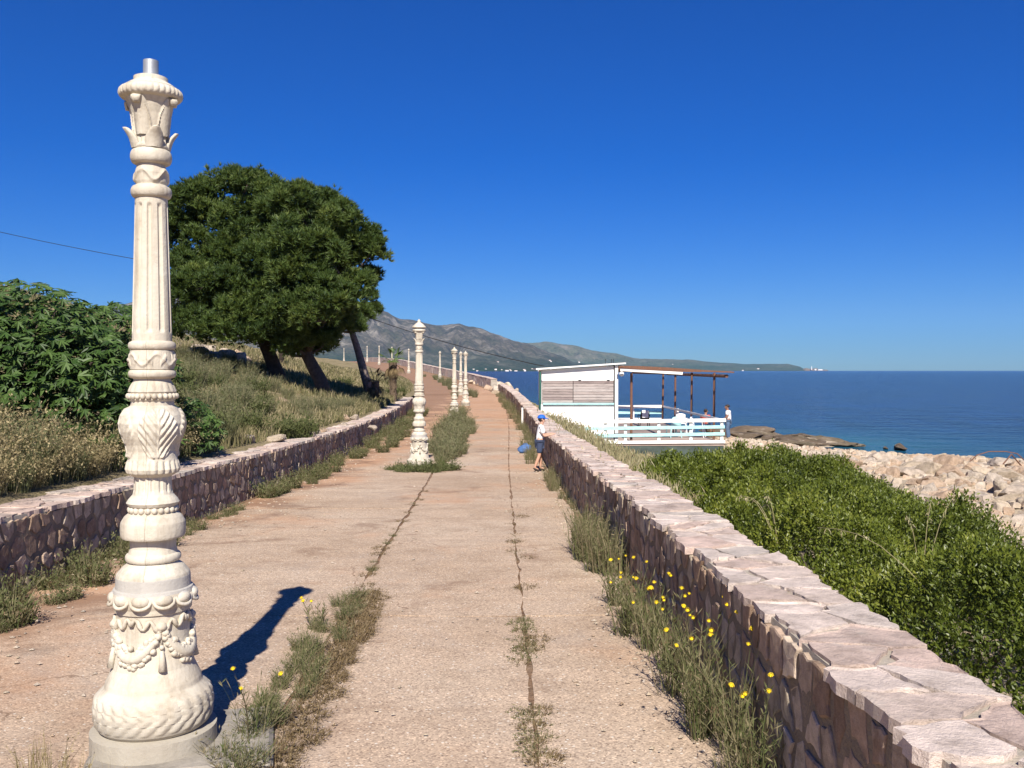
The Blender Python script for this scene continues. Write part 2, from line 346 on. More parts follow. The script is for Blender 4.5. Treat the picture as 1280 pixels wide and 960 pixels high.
# ------------------------------------------------------------------ the lie of the land
zr = hermite([-20, 0, 4, 18.7, 38, 52, 67, 92, 117, 150, 175, 230, 330], [0.1, 0, 0, -0.23, -0.36, -0.24, 0.0, 0.53, 1.35, 2.6, 3.2, 3.9, 4.5])
fR = hermite([-10, 2.6, 18, 37, 52, 69, 80, 92, 117, 150, 175, 230, 330], [1.42, 1.12, 0.75, 0.45, 0.0, -1.0, -2.2, -4.2, -9.8, -18.2, -24.5, -40, -70])
fL = hermite([-10, 7, 17, 26.5, 38, 46, 60, 75, 92, 117, 150, 175, 230, 330], [-3.85, -3.82, -3.8, -4.0, -4.5, -4.95, -6.0, -7.4, -9.8, -15.5, -24, -30, -46, -76])
WL, WR = 0.46, 0.44
coast = np.array([(90, 10), (60, 27), (40, 34.5), (24, 37.8), (17, 42.0), (14.5, 47), (17, 49.5), (18.3, 51.5), (16.5, 54.5), (13, 56), (10, 54.5), (8.8, 57), (7.5, 64), (5.5, 74), (3, 86), (-1, 100), (-5, 120), (-13, 160), (-20, 200), (-34, 260), (-60, 340), (-120, 460)], float)
def coast_sd(X, Y):
    """signed distance to the shore line, positive inland"""
    P = np.stack([np.ravel(X), np.ravel(Y)], 1); best = np.full(len(P), 1e9); sg = np.ones(len(P))
    for a, b in zip(coast[:-1], coast[1:]):
        d = b - a; t = np.clip(((P - a) @ d) / (d @ d), 0, 1); q = P - (a + t[:, None] * d)
        dist = np.hypot(q[:, 0], q[:, 1]); cr = d[0] * (P[:, 1] - a[1]) - d[1] * (P[:, 0] - a[0])
        u = dist < best - 1e-9; best[u] = dist[u]; sg[u] = np.where(cr[u] > 0, 1, -1)
    return (best * sg).reshape(np.shape(X))
SEA = -2.3
def left_h(u, Y):
    u = np.asarray(u, float); Y = np.asarray(Y, float)
    k = 1 - 0.5 * ss(55, 110, Y); start = 0.5 - 0.4 * ss(46, 70, Y)
    rise = 0.255 * np.minimum(u, 24) + 0.12 * np.maximum(u - 24, 0)
    X = fL(Y) - u
    return zr(Y) + start + k * rise + (fbm(X * 0.35, Y * 0.35) - 0.5) * 0.7 * ss(0, 5, u) + (fbm(X * .08, Y * .08) - .5) * 1.6 * ss(6, 20, u)
def right_h(e, Y):
    e = np.asarray(e, float); Y = np.asarray(Y, float); X = fR(Y) + WR + e
    s = coast_sd(X, Y); sp = np.maximum(s, 0)
    w = np.power(np.clip(e / (e + sp + 1e-6), 0, 1), 0.5)
    zw = zr(Y) - 0.12; zc = SEA + 0.20 * (1 - np.exp(-sp / 1.2)) + 0.03 * np.minimum(sp, 20)
    z = zw * (1 - w) + zc * w + (fbm(X * .5, Y * .5) - .5) * 0.5 * ss(0, 4, e)
    pad = ss(2.0, 3.8, X) * (1 - ss(8.8, 9.6, X)) * ss(18, 29, Y) * (1 - ss(50, 51.5, Y))
    z = np.where(z > -1.75, z * (1 - pad) + -1.75 * pad, z)
    return np.where(s < 0, np.maximum(SEA + s * 0.35, -5), z)
def zL(x, y): return float(left_h(fL(y) - x, y))
def zR(x, y): return float(right_h(max(0, x - float(fR(y)) - WR), y))

def sheet(name, us, Ys, fn, mat, flip=False):
    U, Y = np.meshgrid(us, Ys); X, Z = fn(U, Y)
    V = np.stack([X, Y, Z], -1).reshape(-1, 3); n, m = len(Ys), len(us)
    i = np.arange(n - 1)[:, None] * m + np.arange(m - 1)[None]
    F = np.stack([i, i + 1, i + 1 + m, i + m], -1).reshape(-1, 4)
    if flip: F = F[:, ::-1].copy()
    return tag(obj(name, V, F, mat, smooth=True), kind='structure')
Yg = np.concatenate([np.arange(-30, 0, 3), np.arange(0, 70, 0.7), np.arange(70, 160, 2), np.arange(160, 420, 10)])
ug = np.concatenate([np.arange(0.2, 12, 0.4), np.arange(12, 40, 1.2), np.arange(40, 140, 6), np.arange(140, 601, 40)])
hill_o = sheet('hillside_ground', ug, Yg, lambda U, Y: (fL(Y) - U, left_h(U, Y)), M['hillsoil'], True)
eg = np.concatenate([np.arange(-0.2, 25, 0.45), np.arange(25, 100, 3)])
sheet('shore_ground', eg, Yg, lambda U, Y: (fR(Y) + WR + U, right_h(np.maximum(U, 0), Y)), M['shoresoil'])
sheet('road_bed', np.linspace(0, 1, 14), Yg, lambda U, Y: (fL(Y) - 0.25 + U * (fR(Y) + 0.25 - fL(Y) + 0.25), zr(Y) - 0.009 + (fbm(U * 20, Y * 2) - .5) * 0.008), M['bed'])

# road: concrete slabs with open joints (near), one sheet beyond
road = tag(bpy.data.objects.new('road', None), kind='structure'); C.objects.link(road)
def fJ(Y): return 0.16 - 0.012 * Y + (fR(Y) - (1.18 - 0.024 * Y)) * 0.9     # joint in the right lane
def fM(Y): return np.interp(Y, [-5, 4, 7.2, 13.6, 19, 38, 52, 70, 90], [-1.12, -1.14, -1.2, -1.36, -1.52, -1.95, -2.35, -3.5, -5.9])
def slab(y0, y1, fa, fb, seed):
    nx, ny = 10, max(6, int((y1 - y0) / 0.12))
    u = np.linspace(0, 1, nx); y = np.linspace(y0, y1, ny); U, Y = np.meshgrid(u, y)
    XA, XB = fa(Y), fb(Y)
    XA = XA + (fbm(Y * 5 + seed, Y * 0 + seed) - .5) * 0.055; XB = XB + (fbm(Y * 5 + seed * 2, Y * 0 + 5) - .5) * 0.055
    X = XA + (XB - XA) * U; Yj = Y.copy()
    Yj[0] += (fbm(X[0] * 4, X[0] * 0 + seed) - .5) * .03; Yj[-1] += (fbm(X[-1] * 4, X[-1] * 0 + seed + 9) - .5) * .03
    Z = zr(Y) + (fbm(X * 1.5, Y * 1.5) - .5) * 0.012 + (vnoise(seed * 7.1, 3) - .5) * 0.012
    V = np.stack([X, Yj, Z], -1).reshape(-1, 3)
    i = np.arange(ny - 1)[:, None] * nx + np.arange(nx - 1)[None]
    F = np.stack([i, i + 1, i + 1 + nx, i + nx], -1).reshape(-1, 4).tolist()
    rim = list(range(nx)) + [k * nx + nx - 1 for k in range(1, ny)] + [(ny - 1) * nx + k for k in range(nx - 2, -1, -1)] + [k * nx for k in range(ny - 2, 0, -1)]
    b0 = len(V); V = np.concatenate([V, V[rim] - np.array([0, 0, 0.06])])
    F += [[rim[k], b0 + k, b0 + (k + 1) % len(rim), rim[(k + 1) % len(rim)]] for k in range(len(rim))]
    return obj('concrete_slab', V, F, M['road'], road)
cuts = [-6, 0.8, 6.6, 12.4, 18.3, 24.4, 30.4, 36.5, 43, 50, 58, 66]
for k in range(len(cuts) - 1):
    a, b = cuts[k] + .006, cuts[k + 1] - .006
    slab(a, b, lambda Y: fL(Y) + 0.12, lambda Y: fM(Y) - 0.014, k * 3 + 1)
    slab(a, b, lambda Y: fM(Y) + 0.014, lambda Y: fJ(Y) - 0.010, k * 3 + 2)
    slab(a, b, lambda Y: fJ(Y) + 0.010, lambda Y: fR(Y) - 0.1, k * 3 + 3)
o = sheet('road_surface', np.linspace(0, 1, 10), np.arange(66, 340, 3), lambda U, Y: (fL(Y) + .4 + U * (fR(Y) - fL(Y) - .8), zr(Y) + 0.01), M['road'])
o.parent = road

# ------------------------------------------------------------------ sea, hills, haze
def m_sea():
    m, t, b = new_mat('sea_water')
    a = t.nodes.new('ShaderNodeAttribute'); a.attribute_name = 'shallow'
    tc = t.nodes.new('ShaderNodeTexCoord'); mp = N(t, 'ShaderNodeMapping'); mp.inputs['Scale'].default_value = (0.5, 1.0, 1)
    t.links.new(tc.outputs['Object'], mp.inputs['Vector'])
    big = noise(t, 0.012, 4, 0.6, mp.outputs[0])
    deep = ramp(t, big, [(0.3, (0.0004, 0.009, 0.066)), (0.7, (0.0007, 0.016, 0.098))])
    m2 = N(t, 'ShaderNodeMapping'); m2.inputs['Scale'].default_value = (0.30, 0.11, 1); t.links.new(tc.outputs['Object'], m2.inputs['Vector'])
    deep = mix(t, 1.0, deep, ramp(t, noise(t, 1.0, 6, 0.75, m2.outputs[0]), [(0.3, (0.35, 0.4, 0.5)), (0.5, (1, 1, 1)), (0.7, (2.0, 1.8, 1.6))]), 'MULTIPLY')   # ruffled wind patches, light and dark of the waves painted into the colour
    c = mix(t, math_n(t, 'MULTIPLY', a.outputs['Fac'], math_n(t, 'ADD', 0.35, noise(t, 0.3, 4, 0.6)), True), deep, (0.018, 0.105, 0.15))
    t.links.new(c, b.inputs['Base Color']); b.inputs['Roughness'].default_value = 0.12; b.inputs['IOR'].default_value = 1.33
    b.inputs['Specular IOR Level'].default_value = 0.10
    h = math_n(t, 'ADD', noise(t, 0.55, 5, 0.65, mp.outputs[0], dist=0.3), math_n(t, 'MULTIPLY', noise(t, 2.6, 3, 0.6, mp.outputs[0]), 0.3))
    bump(t, b, h, 1.0, 1.3); return m
xs = np.concatenate([[-9000, -4000, -1500, -500, -200, -100], np.arange(-60, 80, 2.5), [90, 120, 200, 500, 1500, 4000, 9000]])
ys = np.concatenate([[-200, -20, 10], np.arange(20, 130, 2.5), [140, 160, 200, 300, 500, 1000, 2500, 5000, 10500]])
X, Y = np.meshgrid(xs, ys); V = np.stack([X, Y, np.full_like(X, SEA)], -1).reshape(-1, 3)
i = np.arange(len(ys) - 1)[:, None] * len(xs) + np.arange(len(xs) - 1)[None]
sea = tag(obj('sea', V, np.stack([i, i + 1, i + 1 + len(xs), i + len(xs)], -1).reshape(-1, 4), m_sea()), kind='structure')
at = sea.data.attributes.new('shallow', 'FLOAT', 'POINT')
at.data.foreach_set('value', np.exp(-np.maximum(-coast_sd(X, Y), 0) / 9).astype(np.float32).ravel())

def m_hill(cols, sc, green):
    m, t, b = new_mat('maquis_hill')
    n1 = noise(t, sc, 8, 0.7)
    tc = t.nodes.new('ShaderNodeTexCoord'); sep = t.nodes.new('ShaderNodeSeparateXYZ'); t.links.new(tc.outputs['Object'], sep.inputs[0])
    c = ramp(t, n1, [(0.35, cols[0]), (0.52, cols[1]), (0.66, cols[2])])
    lo = math_n(t, 'SUBTRACT', 1.0, math_n(t, 'MULTIPLY', math_n(t, 'ADD', sep.outputs['Z'], math_n(t, 'MULTIPLY', math_n(t, 'SUBTRACT', noise(t, sc * .35, 5), .5), 220)), 0.0075), True)
    c = mix(t, lo, c, green)
    vo = N(t, 'ShaderNodeTexVoronoi', Scale=sc * 7); t.links.new(tc.outputs['Object'], vo.inputs['Vector'])
    c = mix(t, 0.55, c, ramp(t, vo.outputs['Distance'], [(0.15, (0.45, 0.5, 0.42)), (0.6, (1.35, 1.32, 1.28))]), 'MULTIPLY')
    t.links.new(c, b.inputs['Base Color']); b.inputs['Roughness'].default_value = 1; b.inputs['Specular IOR Level'].default_value = 0.0
    bump(t, b, noise(t, sc * 3, 8, 0.7), 1.0, 30); return m
def px2x(px, Y): return (px - 640) / 1180 * Y
def make_hills(name, prof, y0f, depth, mat, amp, seed, back=1.6):
    px = np.linspace(prof[0][0], prof[-1][0], 420); top = np.interp(px, [p[0] for p in prof], [p[1] for p in prof])
    top = top - (fbm(px * 0.06 + seed, px * 0 + seed, 5) - .5) * amp * 0.1 * np.minimum(1, (463 - top) / 20)
    v = np.concatenate([np.linspace(0, 1, 40), np.linspace(1.06, back, 8)])
    PX, Vv = np.meshgrid(px, v); Y0 = y0f(PX); Yw = Y0 + depth * Vv
    Hr = np.maximum(463 - np.interp(PX, px, top), 0) / 1180 * (Y0 + depth) + 4.0
    prof_v = np.where(Vv <= 1, np.power(np.clip(Vv, 0, 1), 0.9), 1 - 0.9 * (Vv - 1))
    rn = 1 - np.abs(fbm(PX * 0.035 + seed, Vv * 3.2 + seed, 5) * 2 - 1)
    Z = SEA - 3 + Hr * prof_v * (1 + (rn - 0.75) * 0.8 * np.sin(np.pi * np.clip(Vv, 0, 1)))
    V = np.stack([px2x(PX, Yw), Yw, Z], -1).reshape(-1, 3); n, mm = PX.shape
    i = np.arange(n - 1)[:, None] * mm + np.arange(mm - 1)[None]
    tag(obj(name, V, np.stack([i, i + 1, i + 1 + mm, i + mm], -1).reshape(-1, 4), mat, smooth=True), kind='structure')
    return lambda p, w: (float(px2x(p, y0f(p) + depth * w)), float(y0f(p) + depth * w), float(np.interp(p, px, Z[int(w * 39)])))
ridge = [(-250, 330), (-60, 340), (60, 372), (110, 390), (150, 379), (230, 372), (330, 366), (420, 374), (471, 387), (485, 390), (505, 398), (525, 401), (545, 405), (560, 404), (575, 403), (590, 408), (610, 414), (640, 424), (665, 430), (690, 441), (720, 452), (750, 462), (760, 464)]
hillA = make_hills('mountain', ridge, lambda p: 3900 + np.asarray(p) * 0.6, 1700, m_hill([(0.05, 0.058, 0.032), (0.11, 0.10, 0.07), (0.27, 0.245, 0.20)], 0.006, (0.03, 0.055, 0.028)), 60, 3)
ridge2 = [(560, 463), (600, 436), (640, 427), (665, 428), (680, 427), (700, 428.5), (720, 432), (740, 437), (770, 441), (790, 446), (800, 447.5), (860, 449), (900, 453), (930, 454.5), (985, 454.5), (1000, 458), (1008, 462.5), (1012, 464)]
hillB = make_hills('headland', ridge2, lambda p: 6600 + np.asarray(p) * 0.4, 1500, m_hill([(0.08, 0.10, 0.05), (0.13, 0.135, 0.08), (0.19, 0.175, 0.13)], 0.005, (0.05, 0.085, 0.045)), 25, 9)
# islet with a small building at the horizon
mb = MB()
for q in range(9):
    w = random.uniform(20, 45); mb.ball((px2x(1008 + q * 2.6, 7600), 7600 + random.uniform(-30, 30), SEA + 2), (w, 40, random.uniform(10, 22) if q < 6 else 9), 10, 6)
tag(mb.build('islet', M['reef'], None, True), kind='structure')
mb = MB(); mb.box((px2x(1025, 7540), 7540, 6), (34, 20, 9), 0); mb.box((px2x(1019, 7540), 7540, 8), (14, 16, 12), 0)
isl = thing('fort_building', 'tiny white building on the islet at the tip of the headland', 'building', (0, 0, 0))
mb.build('wall', M['house_white'], isl)
mb = MB(); mb.tube([(px2x(1014.5, 7540), 7540, 5), (px2x(1014.5, 7540), 7540, 36)], [4, 2.5], 8); mb.build('tower', M['house_white'], isl)

# scattered white houses across the bay
def house_mesh():
    V = [(-.5, -.4, -.6), (.5, -.4, -.6), (.5, .4, -.6), (-.5, .4, -.6), (-.5, -.4, .55), (.5, -.4, .55), (.5, .4, .55), (-.5, .4, .55), (-.5, 0, .85), (.5, 0, .85)]
    F = [(0, 1, 5, 4), (1, 2, 6, 5), (2, 3, 7, 6), (3, 0, 4, 7), (4, 5, 9, 8), (6, 7, 8, 9), (5, 6, 9), (7, 4, 8)]
    return mkmesh('house', V, F, [M['house_white'], M['roof_tile']], midx=[0, 0, 0, 0, 1, 1, 0, 0])
hm = house_mesh()
for q in range(40):
    if q < 16: p, w = random.uniform(430, 690), random.choice([random.uniform(.02, .1), random.uniform(.1, .45)]); x, y, z = hillA(p, w)
    elif q < 30: p, w = random.uniform(590, 680), random.uniform(.005, .03); x, y, z = hillA(p, w)
    else: p, w = random.uniform(690, 1000), random.choice([.02, random.uniform(.05, .5)]); x, y, z = hillB(p, w)
    s = random.uniform(4.5, 8) * (1.3 if q >= 30 else 1)
    o = link('house', hm, None, (x, y, max(z, SEA) + s * .3), (0, 0, random.uniform(-.5, .5)), (s * random.uniform(1, 2), s, s * .7))
    tag(o, 'tiny white house scattered on the mountainside across the bay' if q < 30 else 'tiny white house on the low far headland', 'house', 'houses on the mountainside' if q < 30 else 'houses on the headland')

# the air over the bay
m, t, b = new_mat('sea_air'); t.nodes.remove(b)
pv = t.nodes.new('ShaderNodeVolumePrincipled'); pv.inputs['Color'].default_value = (0.34, 0.58, 1.0, 1); pv.inputs['Density'].default_value = 0.000035
pv.inputs['Anisotropy'].default_value = 0.0
t.links.new(pv.outputs[0], t.nodes['Material Output'].inputs['Volume'])
mb = MB(); mb.box((0, 5000, 345), (19000, 11900, 710)); tag(mb.build('haze', m), kind='stuff')

# ------------------------------------------------------------------ stone walls
def clip(poly, px, py, nx, ny):
    """keep the side of poly where (p - (px,py)).n <= 0"""
    out = []; k = len(poly)
    for i in range(k):
        a, b = poly[i], poly[(i + 1) % k]
        da = (a[0] - px) * nx + (a[1] - py) * ny; db = (b[0] - px) * nx + (b[1] - py) * ny
        if da <= 0: out.append(a)
        if da * db < 0:
            t = da / (da - db); out.append((a[0] + t * (b[0] - a[0]), a[1] + t * (b[1] - a[1])))
    return out
def cells(a0, a1, b0, b1, sa, sb, rnd, jit=0.42, over=None):
    """irregular polygons that tile [a0,a1] x [b0,b1]"""
    na, nb = max(1, round((a1 - a0) / sa)), max(1, round((b1 - b0) / sb)); da, db = (a1 - a0) / na, (b1 - b0) / nb
    P = {(i, j): (a0 + (i + .5 + (j % 2) * .5 - .25 + rnd.uniform(-jit, jit)) * da, b0 + (j + .5 + rnd.uniform(-jit, jit)) * db) for i in range(-2, na + 2) for j in range(-1, nb + 1)}
    for i in range(na):
        for j in range(nb):
            c = P[i, j]; lo, hi = b0, b1
            if over: lo -= rnd.uniform(*over); hi += rnd.uniform(*over)
            poly = [(c[0] - 3 * da, lo), (c[0] + 3 * da, lo), (c[0] + 3 * da, hi), (c[0] - 3 * da, hi)]
            for k in range(-2, 3):
                for l in range(-2, 3):
                    q = P.get((i + k, j + l))
                    if q is None or (k == 0 and l == 0) or (j + l < 0) or (j + l >= nb): continue
                    nx, ny = q[0] - c[0], q[1] - c[1]
                    poly = clip(poly, (c[0] + q[0]) / 2, (c[1] + q[1]) / 2, nx, ny)
                    if len(poly) < 3: break
                if len(poly) < 3: break
            if len(poly) >= 3: yield poly
def stone_geo(poly, P, rnd, gap, depth, hgt, bev, jit, dome, fine=1.0):
    """a stone with a recessed joint, rounded rim and uneven face"""
    q = []
    per = sum(math.dist(poly[i], poly[(i + 1) % len(poly)]) for i in range(len(poly)))
    for i in range(len(poly)):
        a, b = poly[i], poly[(i + 1) % len(poly)]; L = math.dist(a, b)
        k = max(1, int(round(L / (per / 9) * fine)))
        for j in range(k): q.append((a[0] + (b[0] - a[0]) * j / k, a[1] + (b[1] - a[1]) * j / k))
    cx = sum(p[0] for p in q) / len(q); cy = sum(p[1] for p in q) / len(q)
    r = sum(math.hypot(p[0] - cx, p[1] - cy) for p in q) / len(q)
    if r < gap * 2: return None
    q = [(p[0] + rnd.uniform(-jit, jit), p[1] + rnd.uniform(-jit, jit)) for p in q]; n = len(q)
    def inset(g):
        o = []
        for p in q:
            d = math.hypot(p[0] - cx, p[1] - cy) + 1e-6; f = max(0.25, 1 - g / d); o.append((cx + (p[0] - cx) * f, cy + (p[1] - cy) * f))
        return o
    r0, r1, r2 = inset(gap), inset(gap * 1.05), inset(gap + bev)
    tx, ty = rnd.uniform(-.035, .035), rnd.uniform(-.035, .035)
    V = [P(*p, -depth) for p in r0] + [P(*p, hgt * 0.6 + rnd.uniform(-.1, .1) * hgt) for p in r1]
    V += [P(*p, hgt + (p[0] - cx) * tx + (p[1] - cy) * ty + rnd.uniform(-dome, dome) * .5) for p in r2]
    V += [P(cx + rnd.uniform(-.2, .2) * r, cy + rnd.uniform(-.2, .2) * r, hgt + rnd.uniform(-.3, 1) * dome)]
    F = [(k * n + i, k * n + (i + 1) % n, (k + 1) * n + (i + 1) % n, (k + 1) * n + i) for k in (0, 1) for i in range(n)]
    F += [(2 * n + i, 2 * n + (i + 1) % n, 3 * n) for i in range(n)]
    return V, F

def build_wall(label, y0, y1, f, side, H, Wd, seed, sizes, detail=True, face='face_stone'):
    """side +1: the sea side wall (outwards = +x), -1: the hill side wall"""
    rnd = random.Random(seed)
    root = thing('stone_wall', label, 'wall', (float(f(y0)), y0, float(zr(y0))))
    ox, oy, oz = root.location
    def nrm(y):
        d = float(f(y + .1) - f(y - .1)) / .2; k = math.hypot(1, d); return side / k, -side * d / k
    wob = lambda y: float((fbm(y * 0.5, seed) - .5) * 0.05)
    def pf(y, b, h):   # inner face
        nx, ny = nrm(y); return (float(f(y)) - nx * h - ox, y - ny * h - oy, float(zr(y)) - 0.05 + b - oz)
    def pc(y, tt, h):  # top
        nx, ny = nrm(y); return (float(f(y)) + nx * tt - ox, y + ny * tt - oy, float(zr(y)) + H + wob(y) + h - oz)
    yy = np.arange(y0, y1 + .01, 0.5 if y1 < 80 else 2.0); V = []; F = []
    for y in yy: V += [pf(y, -.4, 0), pc(y, 0, -0.055), pc(y, Wd, -0.055), (*pc(y, Wd, 0)[:2], pf(y, -.9, 0)[2])]
    n = len(yy)
    for i in range(n - 1):
        for k in range(3):
            q = [i * 4 + k, i * 4 + k + 1, i * 4 + 5 + k, i * 4 + 4 + k]; F.append(q if side < 0 else q[::-1])
    F += [[0, 1, 2, 3], [(n - 1) * 4 + k for k in (3, 2, 1, 0)]]
    obj('mortar_core', V, F, M['mortar' if detail else 'cap_mortar'], root)
    V = []; F = []
    for y in yy: V += [pc(y, .015, -0.052), pc(y, .02, -0.018), pc(y, Wd - .02, -0.018), pc(y, Wd - .015, -0.052)]
    for i in range(n - 1):
        for k in range(3):
            q = [i * 4 + k, i * 4 + k + 1, i * 4 + 5 + k, i * 4 + 4 + k]; F.append(q if side < 0 else q[::-1])
    obj('mortar_bed', V, F, M['cap_mortar'], root)
    for kind in ('stone', 'cap_stone'):
        lst = []
        for (a0, a1, sa, sb) in sizes[kind]:
            if kind == 'stone': lst += list(cells(a0, a1, 0.0, H + 0.02, sa, sb, rnd, .34))
            else: lst += list(cells(a0, a1, 0, Wd, sa, sb, rnd, over=(-.015, .05)))
        lst.sort(key=lambda p: abs(sum(q[0] for q in p) / len(p)))
        lst = [p for p in lst if max(q[0] for q in p) > y0 - .2]
        rest = MB(); cnt = 0
        for p in lst:
            far = p[0][0] > 25
            if kind == 'stone': g = stone_geo(p, pf, rnd, rnd.uniform(.013, .034), .02, rnd.uniform(.001, .012), .009, .011, .003, .7 if far else 1.3)
            else: g = stone_geo(p, pc, rnd, rnd.uniform(.004, .024), .045, rnd.uniform(-.013, .004), .012, .016, .004, .8 if far else 2.2)
            if not g: continue
            V, F = g
            if side > 0 and kind == 'stone' or side < 0 and kind == 'cap_stone': F = [q[::-1] for q in F]
            tn = rnd.random()
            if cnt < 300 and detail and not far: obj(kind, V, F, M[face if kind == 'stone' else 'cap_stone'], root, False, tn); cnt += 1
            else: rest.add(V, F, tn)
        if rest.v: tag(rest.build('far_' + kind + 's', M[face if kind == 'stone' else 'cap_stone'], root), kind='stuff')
    return root
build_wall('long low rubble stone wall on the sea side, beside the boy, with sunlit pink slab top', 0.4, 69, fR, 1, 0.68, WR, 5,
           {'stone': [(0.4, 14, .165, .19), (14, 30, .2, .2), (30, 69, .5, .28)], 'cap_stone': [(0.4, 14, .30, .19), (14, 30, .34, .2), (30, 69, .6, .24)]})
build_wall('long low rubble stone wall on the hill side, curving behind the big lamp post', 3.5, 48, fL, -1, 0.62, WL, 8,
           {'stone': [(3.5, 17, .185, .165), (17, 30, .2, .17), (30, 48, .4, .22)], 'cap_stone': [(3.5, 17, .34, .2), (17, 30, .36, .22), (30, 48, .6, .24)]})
build_wall('distant pale stone wall climbing the far bend of the road', 76, 200, fR, 1, 0.85, .5, 9,
           {'stone': [(76, 200, 1.6, .3)], 'cap_stone': [(76, 200, 1.6, .3)]}, False, 'cap_stone')

# ------------------------------------------------------------------ ornate lamp posts
PROF = [(945, 80), (905, 80), (901, 78), (899, 72), (897, 70), (890, 74), (876, 74.5), (862, 70), (856, 63), (850, 61.5), (844, 60), (826, 51.5), (810, 48), (790, 46.5), (758, 46), (757, 48.5), (751, 49), (749, 50), (740, 53), (730, 50), (729, 47.5), (716, 47), (712, 46), (704, 39), (700, 33.5), (697, 33), (695, 35), (691, 34.5), (688, 31), (680, 29), (670, 29.5), (668, 31), (667, 40), (666, 41), (650, 41), (647, 40.5), (641, 36), (638, 32), (637, 29), (629, 29), (628, 31), (624, 33.5), (620, 31), (614, 25.5), (608, 24), (592, 23.5), (590, 27), (587, 32), (582, 34), (575, 32.5), (568, 30.5), (560, 29.5), (552, 31), (544, 34.5), (535, 38), (525, 39.5), (515, 37), (506, 31), (503, 27.5), (498, 27), (496, 29), (488, 29), (486, 30.5), (480, 28), (474, 24.5), (472, 23.5), (470, 23.5), (469, 28), (465, 30), (461, 28.5), (459, 26), (458, 27.5), (446, 28.5), (435, 27.5), (434, 28), (429, 30), (424, 28), (423, 25), (415, 25), (250, 20.5), (246, 20.5), (245, 22), (238, 25.5), (231, 22), (230, 18.5), (226, 20), (215, 20.5), (208, 18.5), (204, 18), (203, 22), (195, 26), (187, 22.5), (184, 22.5), (172, 21), (158, 22), (143, 24), (130, 28), (124, 32), (121, 36), (117, 39.5), (113, 39), (108, 33), (104, 27), (102, 22), (101, 21.5), (96, 21.5), (95, 19), (94.8, 9)]
def roundels(prof):
    out = []
    mould = [(903, 854, 66, 75), (698, 687, 31, 35.2), (667.5, 646.5, 39.5, 41.2), (469.5, 458.5, 25.5, 30.2), (434.5, 423.5, 26, 30), (246, 230, 20, 25.8), (204, 185, 20.5, 26.2), (124, 109, 33, 39.8)]
    for y, w in prof:
        if not any(b < y < a for a, b, _, _ in mould): out.append((y, w))
    for a, b, r0, rp in mould:
        for k in range(11): t = k / 10; out.append((a - .05 + (b - a + .1) * t, r0 + (rp - r0) * math.sqrt(max(0, 1 - (2 * t - 1) ** 2))))
    return sorted(out, key=lambda q: -q[0])
PROF = roundels(PROF)
def py2z(y): return 1.7 - (y - 463) / 281.0
PZ = np.array([py2z(y) for y, _ in PROF]); PR = np.array([w / 298.7 for _, w in PROF])
def relief(th, y, r):
    """carved relief on the turned profile; y in photo rows of the near post"""
    tau = 2 * math.pi
    def inr(a, b, soft=3): return ss(b, b + soft, y) * (1 - ss(a - soft, a, y))
    out = r.copy()
    c = np.cos(th * 10); out -= 0.0105 * np.power(np.clip(c, 0, 1), 0.6) * inr(414, 252, 6)                   # shaft flutes
    c = np.cos(th * 14); out -= 0.006 * np.clip(c, 0, 1) * inr(613, 592, 4)                                   # fluted neck
    tl = ((th / tau * 4 + 0.5) % 1) - 0.5; v = (568 - y) / (568 - 505.)                                        # acanthus on the baluster
    wdt = 0.46 * np.sqrt(np.clip(np.sin(np.pi * np.clip(v * 0.92 + 0.06, 0, 1)), 0, 1))
    k = inr(569, 504, 3); inside = np.clip((wdt - np.abs(tl)) / 0.04, 0, 1)
    veins = 0.5 + 0.5 * np.sin(tau * (v * 5.5 - np.abs(tl) * 7.5))
    out += k * inside * (0.004 + 0.0085 * veins * np.clip(np.abs(tl) / .05, 0, 1)) + k * inside * 0.006 * np.exp(-(tl / .02) ** 2)
    sc = np.abs(np.cos(th * 11)); out += 0.009 * (sc - .6) * inr(590, 570, 4)                                  # leafy skirt
    vb = (y - 435) / 23.; out += 0.007 * np.exp(-((vb - .5 - .3 * np.sin(th * 5)) / .11) ** 2) * inr(458, 435, 2)
    out += 0.005 * np.exp(-((np.abs(vb - .5 + .3 * np.sin(th * 5)) - .05) / .12) ** 2) * (np.cos(th * 10) > .2) * inr(458, 435, 2)
    vl = (y - 856) / 41.                                                                                        # laurel wreath
    ch = np.abs(((th * 26 / tau + np.abs(vl - .5) * 1.8 + np.floor(vl * 3) * .33) % 1) - .5) * 2
    out += 0.012 * (np.sqrt(np.clip(1 - ch, 0, 1)) - .5) * inr(897, 857, 4) * (0.55 + .45 * np.abs(np.sin(vl * math.pi * 3)))
    tc = np.abs(((th / tau * 4 + 0.5 + .5) % 1) - .5); vc = (184 - y) / 56.                                      # arched leaves on the bell of the capital
    wv = .40 * np.sqrt(np.clip(1 - np.clip(vc, 0, 1) ** 2.2, 0, 1)); out += (.007 * np.exp(-((tc - wv) / .035) ** 2) - .004 * (tc < wv) + .004 * np.exp(-(tc / .02) ** 2)) * inr(182, 128, 4)
    e = np.abs(np.cos(th * 16)); out += 0.006 * (e - .5) * inr(123, 109, 4)                                     # petal rim
    e = np.abs(np.cos(th * 9 + .4)); out += 0.004 * (e - .5) * inr(487, 474, 3)
    sw = 0.5 + .28 * np.cos(th * 4); vb2 = (y - 206) / 24.; out += 0.009 * np.exp(-((vb2 - sw) / .12) ** 2) * inr(230, 206, 3)
    return out
SECT = [('plinth', 945, 897.5), ('base_drum', 897.5, 729), ('pedestal', 729, 637.5), ('baluster', 637.5, 470), ('collar', 470, 423), ('shaft', 423, 246), ('capital', 246, 94.8)]
